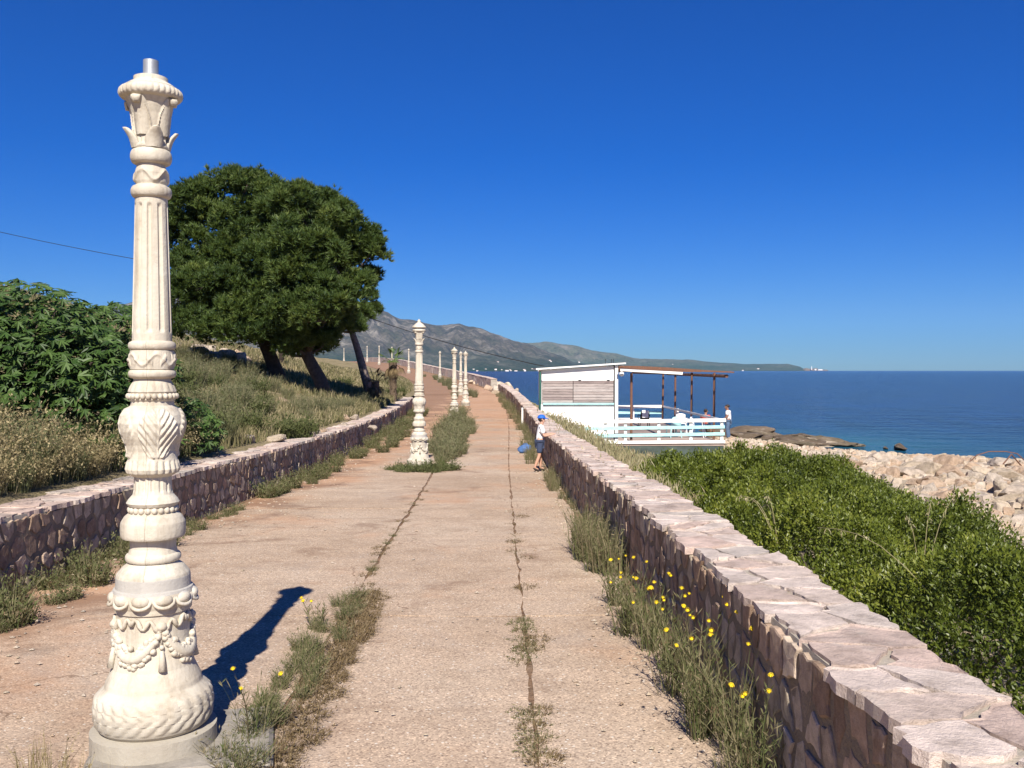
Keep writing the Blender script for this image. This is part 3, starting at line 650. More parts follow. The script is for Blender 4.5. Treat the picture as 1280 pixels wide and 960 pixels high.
def lathe(name, ya, yb, seg, step, mat, parent):
    za, zb = py2z(ya), py2z(yb)
    zs = np.unique(np.round(np.concatenate([[za, zb], PZ[(PZ > za) & (PZ < zb)], np.arange(za, zb, step)]), 5))
    keep = [zs[0]]
    for z in zs[1:]:
        if z - keep[-1] > 0.0012 or z == zs[-1]: keep.append(z)
    zs = np.array(keep); rr = np.interp(zs, PZ, PR); th = np.arange(seg) * 2 * math.pi / seg
    TH, Z = np.meshgrid(th, zs); RR = np.repeat(rr[:, None], seg, 1)
    RR = np.maximum(relief(TH, 463 - (Z - 1.7) * 281.0, RR), 0.01)
    V = np.stack([RR * np.cos(TH), RR * np.sin(TH), Z], -1).reshape(-1, 3); n = len(zs)
    i = np.arange(n - 1)[:, None] * seg; j = np.arange(seg)[None]
    F = np.stack([i + j, i + (j + 1) % seg, i + seg + (j + 1) % seg, i + seg + j], -1).reshape(-1, 4).tolist()
    F += [list(range(seg))[::-1], list(range((n - 1) * seg, n * seg))]
    o = obj(name, V, F, mat, parent, True)
    return o
def smooth_by_angle(o, ang=40):
    me = o.data; bm = bmesh.new(); bm.from_mesh(me)
    for e in bm.edges:
        e.smooth = e.calc_face_angle(0) < R(ang)
    bm.to_mesh(me); bm.free()
def rad_at(z): return float(np.interp(z, PZ, PR))
def strip_leaf(mb, th, cz, cr, w, curl=0.25, n=5):
    """carved leaf: centre line (z, r), half widths, cross-curved, with thickness"""
    rows = len(cz); V = []; A = Vector((math.cos(th), math.sin(th), 0)); B = Vector((-math.sin(th), math.cos(th), 0))
    for lay in (0, 1):
        for i in range(rows):
            for j in range(n):
                u = -1 + 2 * j / (n - 1); rr = cr[i] - lay * 0.012 - curl * abs(u) ** 1.5 * w[i] + (0.004 if j == n // 2 else 0)
                p = A * rr + B * (u * w[i]); V.append((p.x, p.y, cz[i]))
    F = []; o = rows * n
    for i in range(rows - 1):
        for j in range(n - 1):
            a = i * n + j; F += [(a, a + 1, a + n + 1, a + n), (o + a, o + a + n, o + a + n + 1, o + a + 1)]
    for i in range(rows - 1):
        a = i * n; F.append((a, a + n, o + a + n, o + a)); a = i * n + n - 1; F.append((a, o + a, o + a + n, a + n))
    t0 = (rows - 1) * n
    for j in range(n - 1): F.append((t0 + j, t0 + j + 1, o + t0 + j + 1, o + t0 + j))
    mb.add(V, F)
def lamp_post(label, seg, step, near, rz):
    root = thing('lamp_post', label, 'lamp post', (0, 0, 0), rz, 'ornate white lamp posts down the middle of the road')
    mt = M['post']; m1 = 1 if near else 0
    for nm, a, b in SECT:
        o = lathe(nm, a, b, seg, step, mt, root); smooth_by_angle(o, 38)
    # bead rings
    for (y, r, n, br) in ((632.5, 28.5, 22, .0155), (491.5, 30, 26, .0135)):
        mb = MB()
        for k in range(n):
            t = 2 * math.pi * k / n; rr = r / 298.7; mb.ball((rr * math.cos(t), rr * math.sin(t), py2z(y)), (br * .9, br * .9, br), 8 if near else 6, 6 if near else 4)
        mb.build('bead_ring', mt, root, True)
    mb = MB(); ne = 11
    for k in range(ne):
        a = 2 * math.pi * (k + .35) / ne; rr = 50 / 298.7; Mx = np.array([(math.cos(a), -math.sin(a), 0), (math.sin(a), math.cos(a), 0), (0, 0, 1)])
        mb.ball((rr * math.cos(a), rr * math.sin(a), py2z(739)), (.024, .040, .026), 12 if near else 6, 8 if near else 4, .5, Mx)
        pts = []
        for i in range(9): b_ = a + (-1 + i / 4) * math.pi / ne * .98; u_ = -1 + i / 4; r3 = (51 + 4.5 * (1 - u_ * u_)) / 298.7; pts.append((r3 * math.cos(b_), r3 * math.sin(b_), py2z(739 + 10.5 * math.sqrt(max(0, 1 - u_ * u_)) - 2)))
        mb.tube(pts, .0085, 6)
    mb.build('egg_moulding', mt, root, True)
    # garlands of fruit slung between rosettes, ribbons and tassels on the base drum
    nu, nv = (7, 5) if near else (5, 4)
    for k in range(4):
        t0 = k * math.pi / 2; mb = MB(); steps = 19 if near else 9
        spine = []
        for i in range(steps):
            u = i / (steps - 1); th = t0 + u * math.pi / 2; y = 772 + 36 * math.sin(math.pi * u) ** 0.8; thick = 0.012 + 0.038 * math.sin(math.pi * u)
            z = py2z(y); rr = rad_at(z); spine.append((rr * math.cos(th), rr * math.sin(th), z))
            for q in range(6 if near else 1):
                dz = random.uniform(-.9, .9) * thick; dt = random.uniform(-.04, .04); s = random.uniform(.011, .018) * (1 if near else 1.7)
                mb.ball(((rr + s * .4) * math.cos(th + dt), (rr + s * .4) * math.sin(th + dt), z + dz), (s, s, s * .9), nu, nv)
        mb.tube(spine, [.012 + .02 * math.sin(math.pi * i / (steps - 1)) for i in range(steps)], 6)
        mb.build('garland', mt, root, True)
        mb = MB(); z = py2z(771); rr = rad_at(z)
        mb.ball(((rr + .004) * math.cos(t0), (rr + .004) * math.sin(t0), z), (.026, .026, .02), 10, 6)
        if near:
            for sgn in (-1, 1):
                pts = []
                for i in range(15):
                    u = i / 14; th = t0 + sgn * u * math.pi / 4; zz = py2z(771 - 5 * u + 6 * math.sin(u * 13)); r2 = rad_at(zz) + .007
                    pts.append((r2 * math.cos(th), r2 * math.sin(th), zz))
                mb.tube(pts, [.009 - .003 * math.sin(i * 1.7) for i in range(15)], 6)
        mb.build('ribbon', mt, root, True)
        mb = MB()
        A = np.array([math.cos(t0), math.sin(t0), 0]); pp = lambda y, e: tuple(A * (rad_at(py2z(y)) + e) + np.array([0, 0, py2z(y)]))
        mb.tube([pp(774, .004), pp(793, .006)], .005, 6); mb.ball(pp(796, .008), (.011, .011, .011), nu, nv)
        mb.tube([pp(800, .007), pp(808, .012), pp(824, .008)], [.008, .012, .018], 8)
        mb.build('tassel', mt, root, True)
    # capital: four curling corner leaves, four small acanthus leaves
    n = 9
    for k in range(4):
        mb = MB(); th = math.pi / 4 + k * math.pi / 2
        cy = np.array([170, 160, 150, 140, 132, 127, 125, 128, 134]); cz = [py2z(y) for y in cy]
        cr = [r / 298.7 for r in (23, 24, 25.5, 28, 31.5, 35, 37.5, 38.5, 37)]; w = [q * .0012 for q in (26, 29, 32, 33, 31, 28, 25, 20, 13)]
        strip_leaf(mb, th, cz, cr, w, 0.45); mb.build('corner_leaf', mt, root, True)
        mb = MB(); th = k * math.pi / 2
        cy = [185, 179, 173, 168, 163, 161]; cz = [py2z(y) for y in cy]; cr = [r / 298.7 for r in (23.5, 25, 27, 30, 33.5, 34.5)]; w = [q * .0012 for q in (29, 32, 31, 26, 16, 7)]
        strip_leaf(mb, th, cz, cr, w, 0.35); mb.build('acanthus_leaf', mt, root, True)
    if near:
        mb = MB(); r = 9.7 / 298.7; mb.tube([(0, 0, py2z(99)), (.001, 0, py2z(74.5))], r, 24); mb.tube([(.001, 0, py2z(74.4)), (.001, 0, py2z(74.3))], r * .8, 24)
        o = mb.build('lamp_pipe', M['zinc'], root, True); smooth_by_angle(o)
    else:
        prof = [(.14, 2.985), (.15, 2.997), (.138, 3.012), (.09, 3.06), (.045, 3.092), (.028, 3.105), (.034, 3.125), (.030, 3.14), (.014, 3.155), (.003, 3.165)]
        V = []; s2 = 16
        for r, z in prof: V += [(r * math.cos(2 * math.pi * j / s2), r * math.sin(2 * math.pi * j / s2), z) for j in range(s2)]
        F = [(i * s2 + j, i * s2 + (j + 1) % s2, (i + 1) * s2 + (j + 1) % s2, (i + 1) * s2 + j) for i in range(len(prof) - 1) for j in range(s2)] + [list(range(s2))[::-1]]
        obj('finial_cap', V, F, mt, root, True)
    return root
p0 = lamp_post('nearest white carved lamp post with bare metal pipe on top, left foreground', 200, 0.004, True, R(32))
p0.location = (-1.60, 4.2, -0.012)
mb = MB(); mb.box((0.12, -.04, 0.0), (.78, .70, .11), R(-18), .5, .02); mb.build('footing', m_plain('old_cement', (0.25, 0.225, 0.19), .95, .3, 8, .7, 30), p0)
p1 = lamp_post('white carved lamp post with conical cap in the grass patch, second nearest', 48, 0.012, False, R(10))
p1.location = (-1.84, 18.7, float(zr(18.7)) - .11); p1.scale = (.965,) * 3
spots = [(568, 38.5, 'white lamp post in the median weeds, third nearest, left of two close ones'), (582, 52, 'white lamp post standing right of its pair in the far median weeds'), (576, 66, 'slim distant white lamp post half hidden between two nearer ones'),
         (550, 92, 'distant white lamp post on the bend, just right of the second nearest post'), (511, 117, 'distant white lamp post before the far wall, just left of the second nearest'), (490, 134, 'distant white lamp post rising behind the small green palm'),
         (474, 150, 'distant white lamp post just left of the small green palm'), (459, 175, 'distant white lamp post on the skyline right of the slim leaning pine trunk'), (430, 215, 'tiny distant white lamp post on the ridge left of the slim pine trunk')]
for px, Y, lb in spots:
    dup(p1, (px2x(px, Y), Y, float(zr(Y)) - (.05 if Y < 60 else 0)), R(10) + Y, .97, lb)

# ------------------------------------------------------------------ foliage tools
def rand_dirs(n, up=None):
    v = rng.normal(size=(n, 3)); return v / np.linalg.norm(v, axis=1)[:, None]
def leaf_quads(P, D, U, L, Wd, fold=0.0):
    """diamond leaves: base P, direction D, side U; 4 verts, 2 triangles each"""
    n = len(P); L = np.broadcast_to(L, (n,))[:, None]; Wd = np.broadcast_to(Wd, (n,))[:, None]
    nrm = np.cross(D, U)
    mid = P + D * L * .5
    V = np.stack([P, mid + U * Wd * .5 + nrm * fold * Wd, P + D * L, mid - U * Wd * .5 + nrm * fold * Wd], 1).reshape(-1, 3)
    b = np.arange(n)[:, None] * 4
    F = np.concatenate([b + np.array([[0, 1, 2]]), b + np.array([[0, 2, 3]])])
    return V, F
def perp(D):
    r = rand_dirs(len(D)); u = np.cross(D, r); return u / (np.linalg.norm(u, axis=1)[:, None] + 1e-9)
def unit(v): return v / (np.linalg.norm(v, axis=-1, keepdims=True) + 1e-9)
def blades(P, H, Wd, lean, tint, az=None, seg2=True):
    """grass blades: root P, height H, curved; 5 verts, 3 triangles"""
    n = len(P); a = rng.uniform(0, 2 * math.pi, n) if az is None else az
    dx = np.stack([np.cos(a), np.sin(a), np.zeros(n)], 1); s = rng.uniform(0, 2 * math.pi, n); sd_ = np.stack([np.cos(s), np.sin(s), np.zeros(n)], 1)
    H = np.broadcast_to(H, (n,))[:, None]; Wd = np.broadcast_to(Wd, (n,))[:, None]; lean = np.broadcast_to(lean, (n,))[:, None]
    up = np.array([[0, 0, 1.0]])
    mid = P + up * H * .55 + dx * lean * H * .3; tip = P + up * H * np.sqrt(np.clip(1 - lean ** 2 * .6, .2, 1)) + dx * lean * H
    V = np.stack([P - sd_ * Wd * .5, P + sd_ * Wd * .5, mid + sd_ * Wd * .4, mid - sd_ * Wd * .4, tip], 1).reshape(-1, 3)
    b = np.arange(n)[:, None] * 5
    F = np.concatenate([b + np.array([[0, 1, 2]]), b + np.array([[0, 2, 3]]), b + np.array([[3, 2, 4]])])
    return V, F, np.repeat(np.broadcast_to(tint, (n,)), 5)
def join(parts):
    V, F, T, k = [], [], [], 0
    for v, f, t in parts:
        V.append(v); F.append(f + k); T.append(np.broadcast_to(t, (len(v),))); k += len(v)
    return np.concatenate(V), np.concatenate(F), np.concatenate(T)
def cl(x): return np.clip(x, 0, 1)

# ------------------------------------------------------------------ pine trees
def pine(name, label, D, lobes, trunks, base, ntuft, cat='tree', bark='bark'):
    root = thing(name, label, cat, base)
    B = np.array(base); parts = []
    L = []
    for (px, py, rp) in lobes:
        y = D + (random.uniform(-2.0, 1.6) if rp != 27 else -2.2); L.append((px2x(px, y), y, 1.7 + (463 - py) / 1180 * y, rp / 1180 * D))
    L = np.array(L); w = L[:, 3] ** 2; pick = rng.choice(len(L), ntuft, p=w / w.sum())
    d = rand_dirs(ntuft); d[:, 2] = np.where((d[:, 2] < -.25) & (rng.random(ntuft) < .6), -d[:, 2], d[:, 2])
    # each lobe is broken into smaller puffs of needles
    npf = 15; pd = rand_dirs(len(L) * npf).reshape(len(L), npf, 3); pd[..., 2] = np.where(pd[..., 2] < -.3, -pd[..., 2], pd[..., 2]); pr = rng.uniform(.27, .47, (len(L), npf)); q_ = rng.integers(0, npf, ntuft)
    pc_ = L[pick, :3] + pd[pick, q_] * (L[pick, 3] * .86)[:, None]; R_ = L[pick, 3] * pr[pick, q_]
    P = pc_ + d * (R_ * np.where(rng.random(ntuft) < .1, rng.uniform(1.1, 1.5, ntuft), rng.uniform(.5, 1.1, ntuft)))[:, None] * np.array([1, 1, .88])
    pick = pick * npf + q_
    td = unit(d * .8 + np.array([0, 0, .7]) + rand_dirs(ntuft) * .45)
    tt = cl(.22 + .45 * rng.random(ntuft) + .6 * (vnoise(pick * 3.3, pick * 1.7) - .5))
    nb = 10
    PP = np.repeat(P, nb, 0); DD = unit(np.repeat(td, nb, 0) * .95 + rand_dirs(ntuft * nb) * .8); UU = perp(DD)
    Ln = rng.uniform(.12, .24, len(PP)); Wn = rng.uniform(.014, .028, len(PP))
    V = np.stack([PP - UU * Wn[:, None], PP + UU * Wn[:, None], PP + DD * Ln[:, None]], 1).reshape(-1, 3) - B
    F = np.arange(len(V)).reshape(-1, 3)
    obj('crown', V, F, M['pine'], root, False, np.repeat(cl(np.repeat(tt, nb) + rng.uniform(-.15, .15, len(PP))), 3))
    mb = MB(); ends = []
    for (pts, r0, r1) in trunks:
        Q = []
        for (px, py, dy) in pts: y = D + dy; Q.append((px2x(px, y) - B[0], y - B[1], 1.7 + (463 - py) / 1180 * y - B[2]))
        n = len(Q); mb.tube(Q, [r0 + (r1 - r0) * i / (n - 1) for i in range(n)], 9, .5)
        ends.append(Q)
    mb.build('trunk', M[bark], root, True)
    mb = MB()
    for l in L[::2]:
        q = min((e for Q in ends for e in Q[1:]), key=lambda e: (e[0] - l[0] + B[0]) ** 2 + (e[1] - l[1] + B[1]) ** 2 + (e[2] - l[2] + B[2]) ** 2)
        e = np.array(l[:3]) - B; q = np.array(q); mid = (q + e) / 2 + rng.normal(size=3) * .15; mb.tube([q, mid, e], [.07, .05, .02], 6)
    tag(mb.build('branch', M['bark'], root, True), kind='stuff')
    return root
D1 = 35
lob1 = [(243, 262, 30), (232, 300, 32), (285, 246, 34), (322, 240, 26), (342, 262, 30), (262, 290, 34), (308, 285, 36), (345, 300, 32), (225, 345, 30), (255, 335, 36), (300, 330, 38), (232, 385, 30), (268, 375, 36), (310, 370, 34), (248, 408, 24), (285, 402, 28), (322, 400, 24), (222, 405, 20), (300, 400, 26), (335, 385, 26), (262, 405, 24), (340, 330, 34), (280, 340, 30), (322, 372, 27), (300, 392, 27), (340, 412, 27), (326, 330, 27), (345, 432, 20), (240, 415, 27), (275, 418, 27), (305, 415, 27), (330, 425, 20), (215, 375, 27), (250, 365, 27), (285, 365, 27), (360, 360, 27), (230, 270, 24), (262, 245, 20), (310, 232, 16), (340, 242, 18)]
lob2 = [(372, 262, 26), (400, 268, 28), (425, 285, 28), (448, 310, 28), (466, 318, 18), (375, 300, 36), (412, 315, 36), (440, 335, 30), (465, 350, 14), (378, 345, 36), (412, 355, 34), (440, 368, 26), (352, 335, 30), (395, 385, 28), (425, 392, 22), (365, 385, 28), (375, 412, 26), (400, 410, 22), (352, 410, 20), (462, 375, 10), (350, 395, 26), (385, 425, 20), (365, 425, 18), (405, 430, 16), (345, 375, 26), (420, 410, 18), (395, 350, 30), (376, 435, 20), (402, 418, 24), (390, 392, 27), (362, 400, 27), (375, 440, 17), (356, 438, 15), (396, 440, 17), (412, 425, 17), (415, 375, 27), (380, 425, 22), (368, 305, 27), (400, 320, 27), (405, 252, 16), (380, 244, 14), (470, 305, 10)]
lob3 = [(438, 402, 16), (452, 393, 13), (425, 410, 13), (468, 388, 8), (445, 410, 10)]
pine('pine_tree', 'broad left pine with dense dark rounded crown, thick trunk leaning left', D1, lob1, [([(352, 492, 0), (347, 470, 0), (336, 440, .2), (318, 400, .4), (300, 350, .2), (285, 290, 0)], .33, .12), ([(332, 432, .2), (345, 380, -.6), (335, 320, -.5)], .18, .07)], (px2x(352, D1), D1, zL(px2x(352, D1), D1)), 29000)
pine('pine_tree', 'right hand pine joined to the broad one, low foliage over a short crooked trunk', D1 - 1.5, lob2, [([(408, 500, 0), (400, 475, 0), (384, 445, .2), (380, 400, .4), (395, 340, .2), (410, 290, 0)], .28, .1), ([(384, 440, .2), (405, 400, -.5), (430, 350, -.2)], .15, .05)], (px2x(408, D1 - 1.5), D1 - 1.5, zL(px2x(408, D1 - 1.5), D1 - 1.5)), 29000)
pine('pine_tree', 'small slim pine with a bare pale leaning trunk and one tuft of foliage', 41, lob3, [([(462, 490, 0), (456, 470, 0), (448, 440, 0), (440, 415, 0), (436, 400, 0)], .22, .10)], (px2x(462, 41), 41, zL(px2x(462, 41), 41)), 3600, bark='pale_bark')

# ------------------------------------------------------------------ two small fan palms behind the left wall
def palm(label, px, Y, top, dead, s):
    x = px2x(px, Y); z = zL(x, Y); h = 1.7 + (463 - top) / 1180 * Y - z
    root = thing('fan_palm', label, 'palm', (x, Y, z))
    mb = MB(); rnd = random.Random(px)
    mb.tube([(0, 0, -.3), (.02, 0, h * .5), (0, 0, h)], [.15 * s, .13 * s, .17 * s], 10)
    for k in range(40):
        zz = rnd.uniform(.1, h); a = rnd.uniform(0, 6.28); mb.tube([(.12 * s * math.cos(a), .12 * s * math.sin(a), zz), (.19 * s * math.cos(a), .19 * s * math.sin(a), zz + .1)], [.035, .012], 4)
    mb.build('trunk', M['palm_bark'], root)
    for k in range(16):
        a = k * 2.4 + rnd.uniform(-.2, .2); low = k >= 9; el = rnd.uniform(-1.2, -.5) if low else rnd.uniform(.0, 1.25); st = rnd.uniform(.3, .42) * s
        d = Vector((math.cos(a) * math.cos(el), math.sin(a) * math.cos(el), math.sin(el))); c = Vector((0, 0, h)) + d * st
        sdv = d.cross(Vector((0, 0, 1))).normalized(); mb = MB(); mb.tube([(0, 0, h - .05), c], .012, 4)
        for j in range(15):
            f = -1.25 + 2.5 * j / 14; dd = (d * math.cos(f) + sdv * math.sin(f)).normalized(); l = (.42 if not low else .34) * s * (1 - .25 * abs(f) / 1.25)
            e = c + dd * l - Vector((0, 0, .12 * s * (1 if not low else 1.5))); u = dd.cross(Vector((0, 0, 1))).normalized() * .018 * s; mm_ = c + dd * l * .6
            mb.add([c[:], (mm_ + u)[:], e[:], (mm_ - u)[:]], [(0, 1, 2, 3)], rnd.random())
        mb.build('frond', M['dead_leaf' if (low or dead) else 'palm_leaf'], root)
    return root
palm('small fan palm with green crown and hanging dead fronds behind the left wall', 491, 43, 452, False, 1.15)
palm('shorter withered brown fan palm left of the green one', 469, 39, 477, True, .95)

# ------------------------------------------------------------------ fig bush behind the left wall
def palmate(n=5):
    V = [(0, 0, 0)]; F = []
    angs = np.linspace(-1.25, 1.25, n)
    lens = [.55, .85, 1.0, .85, .55]
    pts = []
    for i, (a, l) in enumerate(zip(angs, lens)):
        for da, f in ((-.17, .62), (0, 1), (.17, .62)): pts.append((math.sin(a + da) * l * f, math.cos(a + da) * l * f))
        if i < n - 1: am = (a + angs[i + 1]) / 2; pts.append((math.sin(am) * .3, math.cos(am) * .3))
    for (x, y) in pts: V.append((x, y, -.25 * (x * x + y * y) + .05 * math.sin(x * 9)))
    for i in range(1, len(pts)): F.append((0, i + 1, i))
    return np.array(V), np.array(F)
LV, LF = palmate()
def fig(label, center, rad, n, nind, leaf, name='fig_bush', extra=()):
    root = thing(name, label, 'bush', (center[0], center[1], zL(center[0], center[1])))
    B = np.array(root.location); blobs = [(*center, *rad)] + list(extra)
    mb = MB()
    for b_ in blobs:
        for k in range(9):
            d = rand_dirs(1)[0]; d[2] = abs(d[2]); e = np.array(b_[:3]) - B + d * np.array(b_[3:]) * .9; g = np.array([0, 0, -.2]); mb.tube([g, (g + e) / 2 + rng.normal(size=3) * .1, e], [.035, .025, .008], 5)
    mb.build('branch', M['bark'], root)
    w = np.array([b_[3] * b_[5] for b_ in blobs]); pk = rng.choice(len(blobs), n, p=w / w.sum()); A = np.array(blobs)[pk]
    d = rand_dirs(n); d[:, 2] = np.where((d[:, 2] < -.3), -d[:, 2], d[:, 2])
    lump = .86 + .3 * vnoise(d[:, 0] * 3.5 + pk * 7 + 5, d[:, 2] * 3.5 + d[:, 1] * 2.5 + 9)
    P = A[:, :3] + d * A[:, 3:] * (lump * (1 - .5 * rng.random(n) ** 2.2))[:, None]
    order = np.argsort(P[:, 1] + (rng.random(n) * .3)); P = P[order]; d = d[order]
    nor = unit(d * .5 + np.array([0, -.35, .9]) + rand_dirs(n) * .55); ax = unit(np.cross(nor, rand_dirs(n)) + np.array([0, 0, -.4])); ax = unit(ax - nor * (ax * nor).sum(1)[:, None]); sx = np.cross(ax, nor)
    sz = rng.uniform(.7, 1.15, n) * leaf; T = rng.random(n)
    parts = []; protos = [mkmesh('fig_leaf', LV, LF, M['fig'], False, q) for q in (.15, .4, .65, .9)]
    for k in range(nind):
        o = bpy.data.objects.new('leaf', protos[k % 4]); C.objects.link(o); o.parent = root
        mt = Matrix([(sx[k][r] * sz[k], ax[k][r] * sz[k], nor[k][r] * sz[k], P[k][r] - B[r]) for r in range(3)] + [(0, 0, 0, 1)]); o.matrix_local = mt
    k0 = nind; m_ = n - k0
    V = P[k0:, None] - B + (LV[None, :, 0:1] * sx[k0:, None] + LV[None, :, 1:2] * ax[k0:, None] + LV[None, :, 2:3] * nor[k0:, None]) * sz[k0:, None, None]
    F = (LF[None] + (np.arange(m_) * len(LV))[:, None, None]).reshape(-1, 3)
    tag(obj('foliage', V.reshape(-1, 3), F, M['fig'], root, False, np.repeat(T[k0:], len(LV))), kind='stuff')
    return root
fig('large dark green fig bush with broad lobed leaves at the left edge', (-6.0, 11.0, 1.45), (1.45, 1.3, 1.3), 8600, 300, .145, extra=[(-5.0, 10.9, 1.2, .85, .9, 1.0), (-7.3, 11.6, 1.75, 1.4, 1.2, 1.35), (-4.7, 11.2, .85, .65, .7, .85), (-5.35, 12.2, 1.75, 1.0, .9, .85), (-6.7, 10.9, 2.2, .9, .9, .65), (-6.3, 10.6, .8, 1.3, .9, .8)])
fig('smaller dark fig bush low behind the big lamp post', (-4.85, 13.2, .75), (.75, .8, .62), 700, 120, .13)

# ------------------------------------------------------------------ mastic thicket behind the right wall
mast = thing('mastic_shrub', 'large dense green mastic shrub spreading beside the right wall', 'shrub', (3.2, 8.0, zR(3.2, 8.0)))
B = np.array(mast.location)
_mc = np.random.default_rng(21).uniform(-.38, .38, (40, 60, 2))
def domes(x, y, sp=.8):
    best = np.full(np.shape(x), 9.)
    ix = np.floor(x / sp).astype(int); iy = np.floor(y / sp).astype(int)
    for a in (-1, 0, 1):
        for b_ in (-1, 0, 1):
            c = _mc[(ix + a) % 40, (iy + b_) % 60]; best = np.minimum(best, np.hypot(x / sp - (ix + a + .5 + c[..., 0]), y / sp - (iy + b_ + .5 + c[..., 1])))
    return np.sqrt(np.clip(1 - (best / .95) ** 2, 0, 1))
def mtop(x, y):
    """height of the thicket's upper surface; -9 outside it"""
    x = np.asarray(x, float); y = np.asarray(y, float)
    xi = fR(y) + WR + .02; xo = np.interp(y, [1.5, 3, 5, 8, 11, 14, 16.0], [2.8, 3.2, 3.8, 4.4, 4.9, 5.2, 4.5])
    y1 = 15.6; u = (x - xi) / (xo - xi)
    env = np.clip(1 - np.abs(u * 2 - 1) ** 3.0, 0, 1) ** .55 * np.clip((y1 - y) / 3.2, 0, 1) ** .5 * np.where((u > 0) & (u < 1), 1, 0)
    g = np.array(right_h(np.maximum(x - xi, 0), y))
    topz = np.interp(y, [1.5, 4, 7, 10, 13, 16], [.56, .56, .56, .57, .57, .46]) - .30 * u + .52 * (domes(x, y) - .55) + (fbm(x * .9 + 3, y * .9) - .5) * .85 + (vnoise(x * 2.6, y * 2.6) - .5) * .2 + (vnoise(x * 6, y * 6) - .5) * .10
    return np.where(env > .02, g + (topz - g) * env, -9)
n = 84000
x = rng.uniform(1.2, 5.2, n); y = 1.6 + 14.2 * rng.random(n) ** 1.75; zt = mtop(x, y)
hole = vnoise(x * 4.2 + 40, y * 4.2) * .6 + vnoise(x * 2.6, y * 2.6) * .4; k = (zt > -5) & (hole > .20 + .12 * rng.random(n)); x, y, zt = x[k], y[k], zt[k]; n = len(x)
e_ = .06; gx = (mtop(x + e_, y) - mtop(x - e_, y)) / (2 * e_); gy = (mtop(x, y + e_) - mtop(x, y - e_)) / (2 * e_)
nor = unit(np.stack([-np.clip(gx, -4, 4), -np.clip(gy, -4, 4), np.ones(n)], 1))
# leaves sit along short upright shoots
nl = 9; sh_l = np.interp(y, [2, 6, 15], [.11, .14, .20]) * rng.uniform(.6, 1.5, n)
base = np.stack([x, y, zt], 1) - nor * (rng.random(n) ** 2 * .22 + sh_l * .8)[:, None]; sdir = unit(nor * .45 + rand_dirs(n) * .42 + np.array([0, 0, .75]))
tq = np.tile(np.linspace(.15, 1, nl), n); P = np.repeat(base, nl, 0) + np.repeat(sdir * sh_l[:, None], nl, 0) * tq[:, None] + rng.normal(size=(n * nl, 3)) * .008
Dv = unit(perp(np.repeat(sdir, nl, 0)) * (1.15 - .7 * tq)[:, None] + np.repeat(sdir, nl, 0) * (.35 + .5 * tq)[:, None] + rand_dirs(n * nl) * .25); U = perp(Dv)
sz = np.repeat(np.interp(y, [2, 6, 15], [.022, .029, .044]), nl) * rng.uniform(.65, 1.2, n * nl)
V, F = leaf_quads(P - B, Dv, U, sz, sz * .5, .12)
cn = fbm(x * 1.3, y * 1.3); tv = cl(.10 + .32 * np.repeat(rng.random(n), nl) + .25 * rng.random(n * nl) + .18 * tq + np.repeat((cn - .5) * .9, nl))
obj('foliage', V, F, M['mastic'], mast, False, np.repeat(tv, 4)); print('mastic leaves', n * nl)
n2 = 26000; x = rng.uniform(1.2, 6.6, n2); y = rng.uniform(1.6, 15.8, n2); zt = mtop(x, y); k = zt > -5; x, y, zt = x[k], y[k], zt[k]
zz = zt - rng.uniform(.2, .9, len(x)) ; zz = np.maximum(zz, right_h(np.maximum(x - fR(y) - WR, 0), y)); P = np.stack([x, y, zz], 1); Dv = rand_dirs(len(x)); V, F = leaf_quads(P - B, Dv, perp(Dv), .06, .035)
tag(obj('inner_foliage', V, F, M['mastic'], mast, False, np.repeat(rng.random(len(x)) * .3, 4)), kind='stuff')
mb = MB()
for k in range(70):
    yy_ = random.uniform(2, 15); xx = float(fR(yy_)) + WR + random.uniform(.3, 3); g = zR(xx, yy_); e = (xx + random.uniform(-.6, .6), yy_ + random.uniform(-.6, .6), float(mtop(xx, yy_)) - .28)
    if e[2] < -3: continue
    mb.tube([np.array((xx, yy_, g - .1)) - B, (np.array((xx, yy_, g)) + np.array(e)) / 2 - B + rng.normal(size=3) * .06, np.array(e) - B], [.022, .015, .005], 5)
tag(mb.build('branch', M['bark'], mast), kind='stuff')

# ------------------------------------------------------------------ grass and shrubs of the hillside
n = 260000
u = 40 * rng.random(n) ** 1.7 + .25; y = 4 + 96 * rng.random(n) ** 1.25
dens = fbm(u * .5 + 3, y * .45, 4); k = (dens > .36 + .22 * rng.random(n)) | (u < 1.5); u, y, dens = u[k], y[k], dens[k]
x = fL(y) - WL - u + .2; vis = (x / y > -.62); u, y, x, dens = u[vis], y[vis], x[vis], dens[vis]
k = np.abs(fL(y) - x) > WL + .12; x, y, dens = x[k], y[k], dens[k]; n = len(x); print('slope blades', n)
P = np.stack([x, y, left_h(fL(y) - x, y) - .02], 1)
H = rng.uniform(.10, .30, n) * (.5 + 1.2 * dens); grn = fbm(x * .35 + 9, y * .35, 3)
V, F, T = blades(P, H, np.maximum(.007, .0011 * y) * rng.uniform(.7, 1.3, n), rng.uniform(.1, .7, n), cl(.75 * rng.random(n) * (1.6 - 1.6 * grn) + .22 * rng.random(n)))
tag(obj('hillside_grass', V, F, M['slopegrass'], None, False, T), kind='stuff')

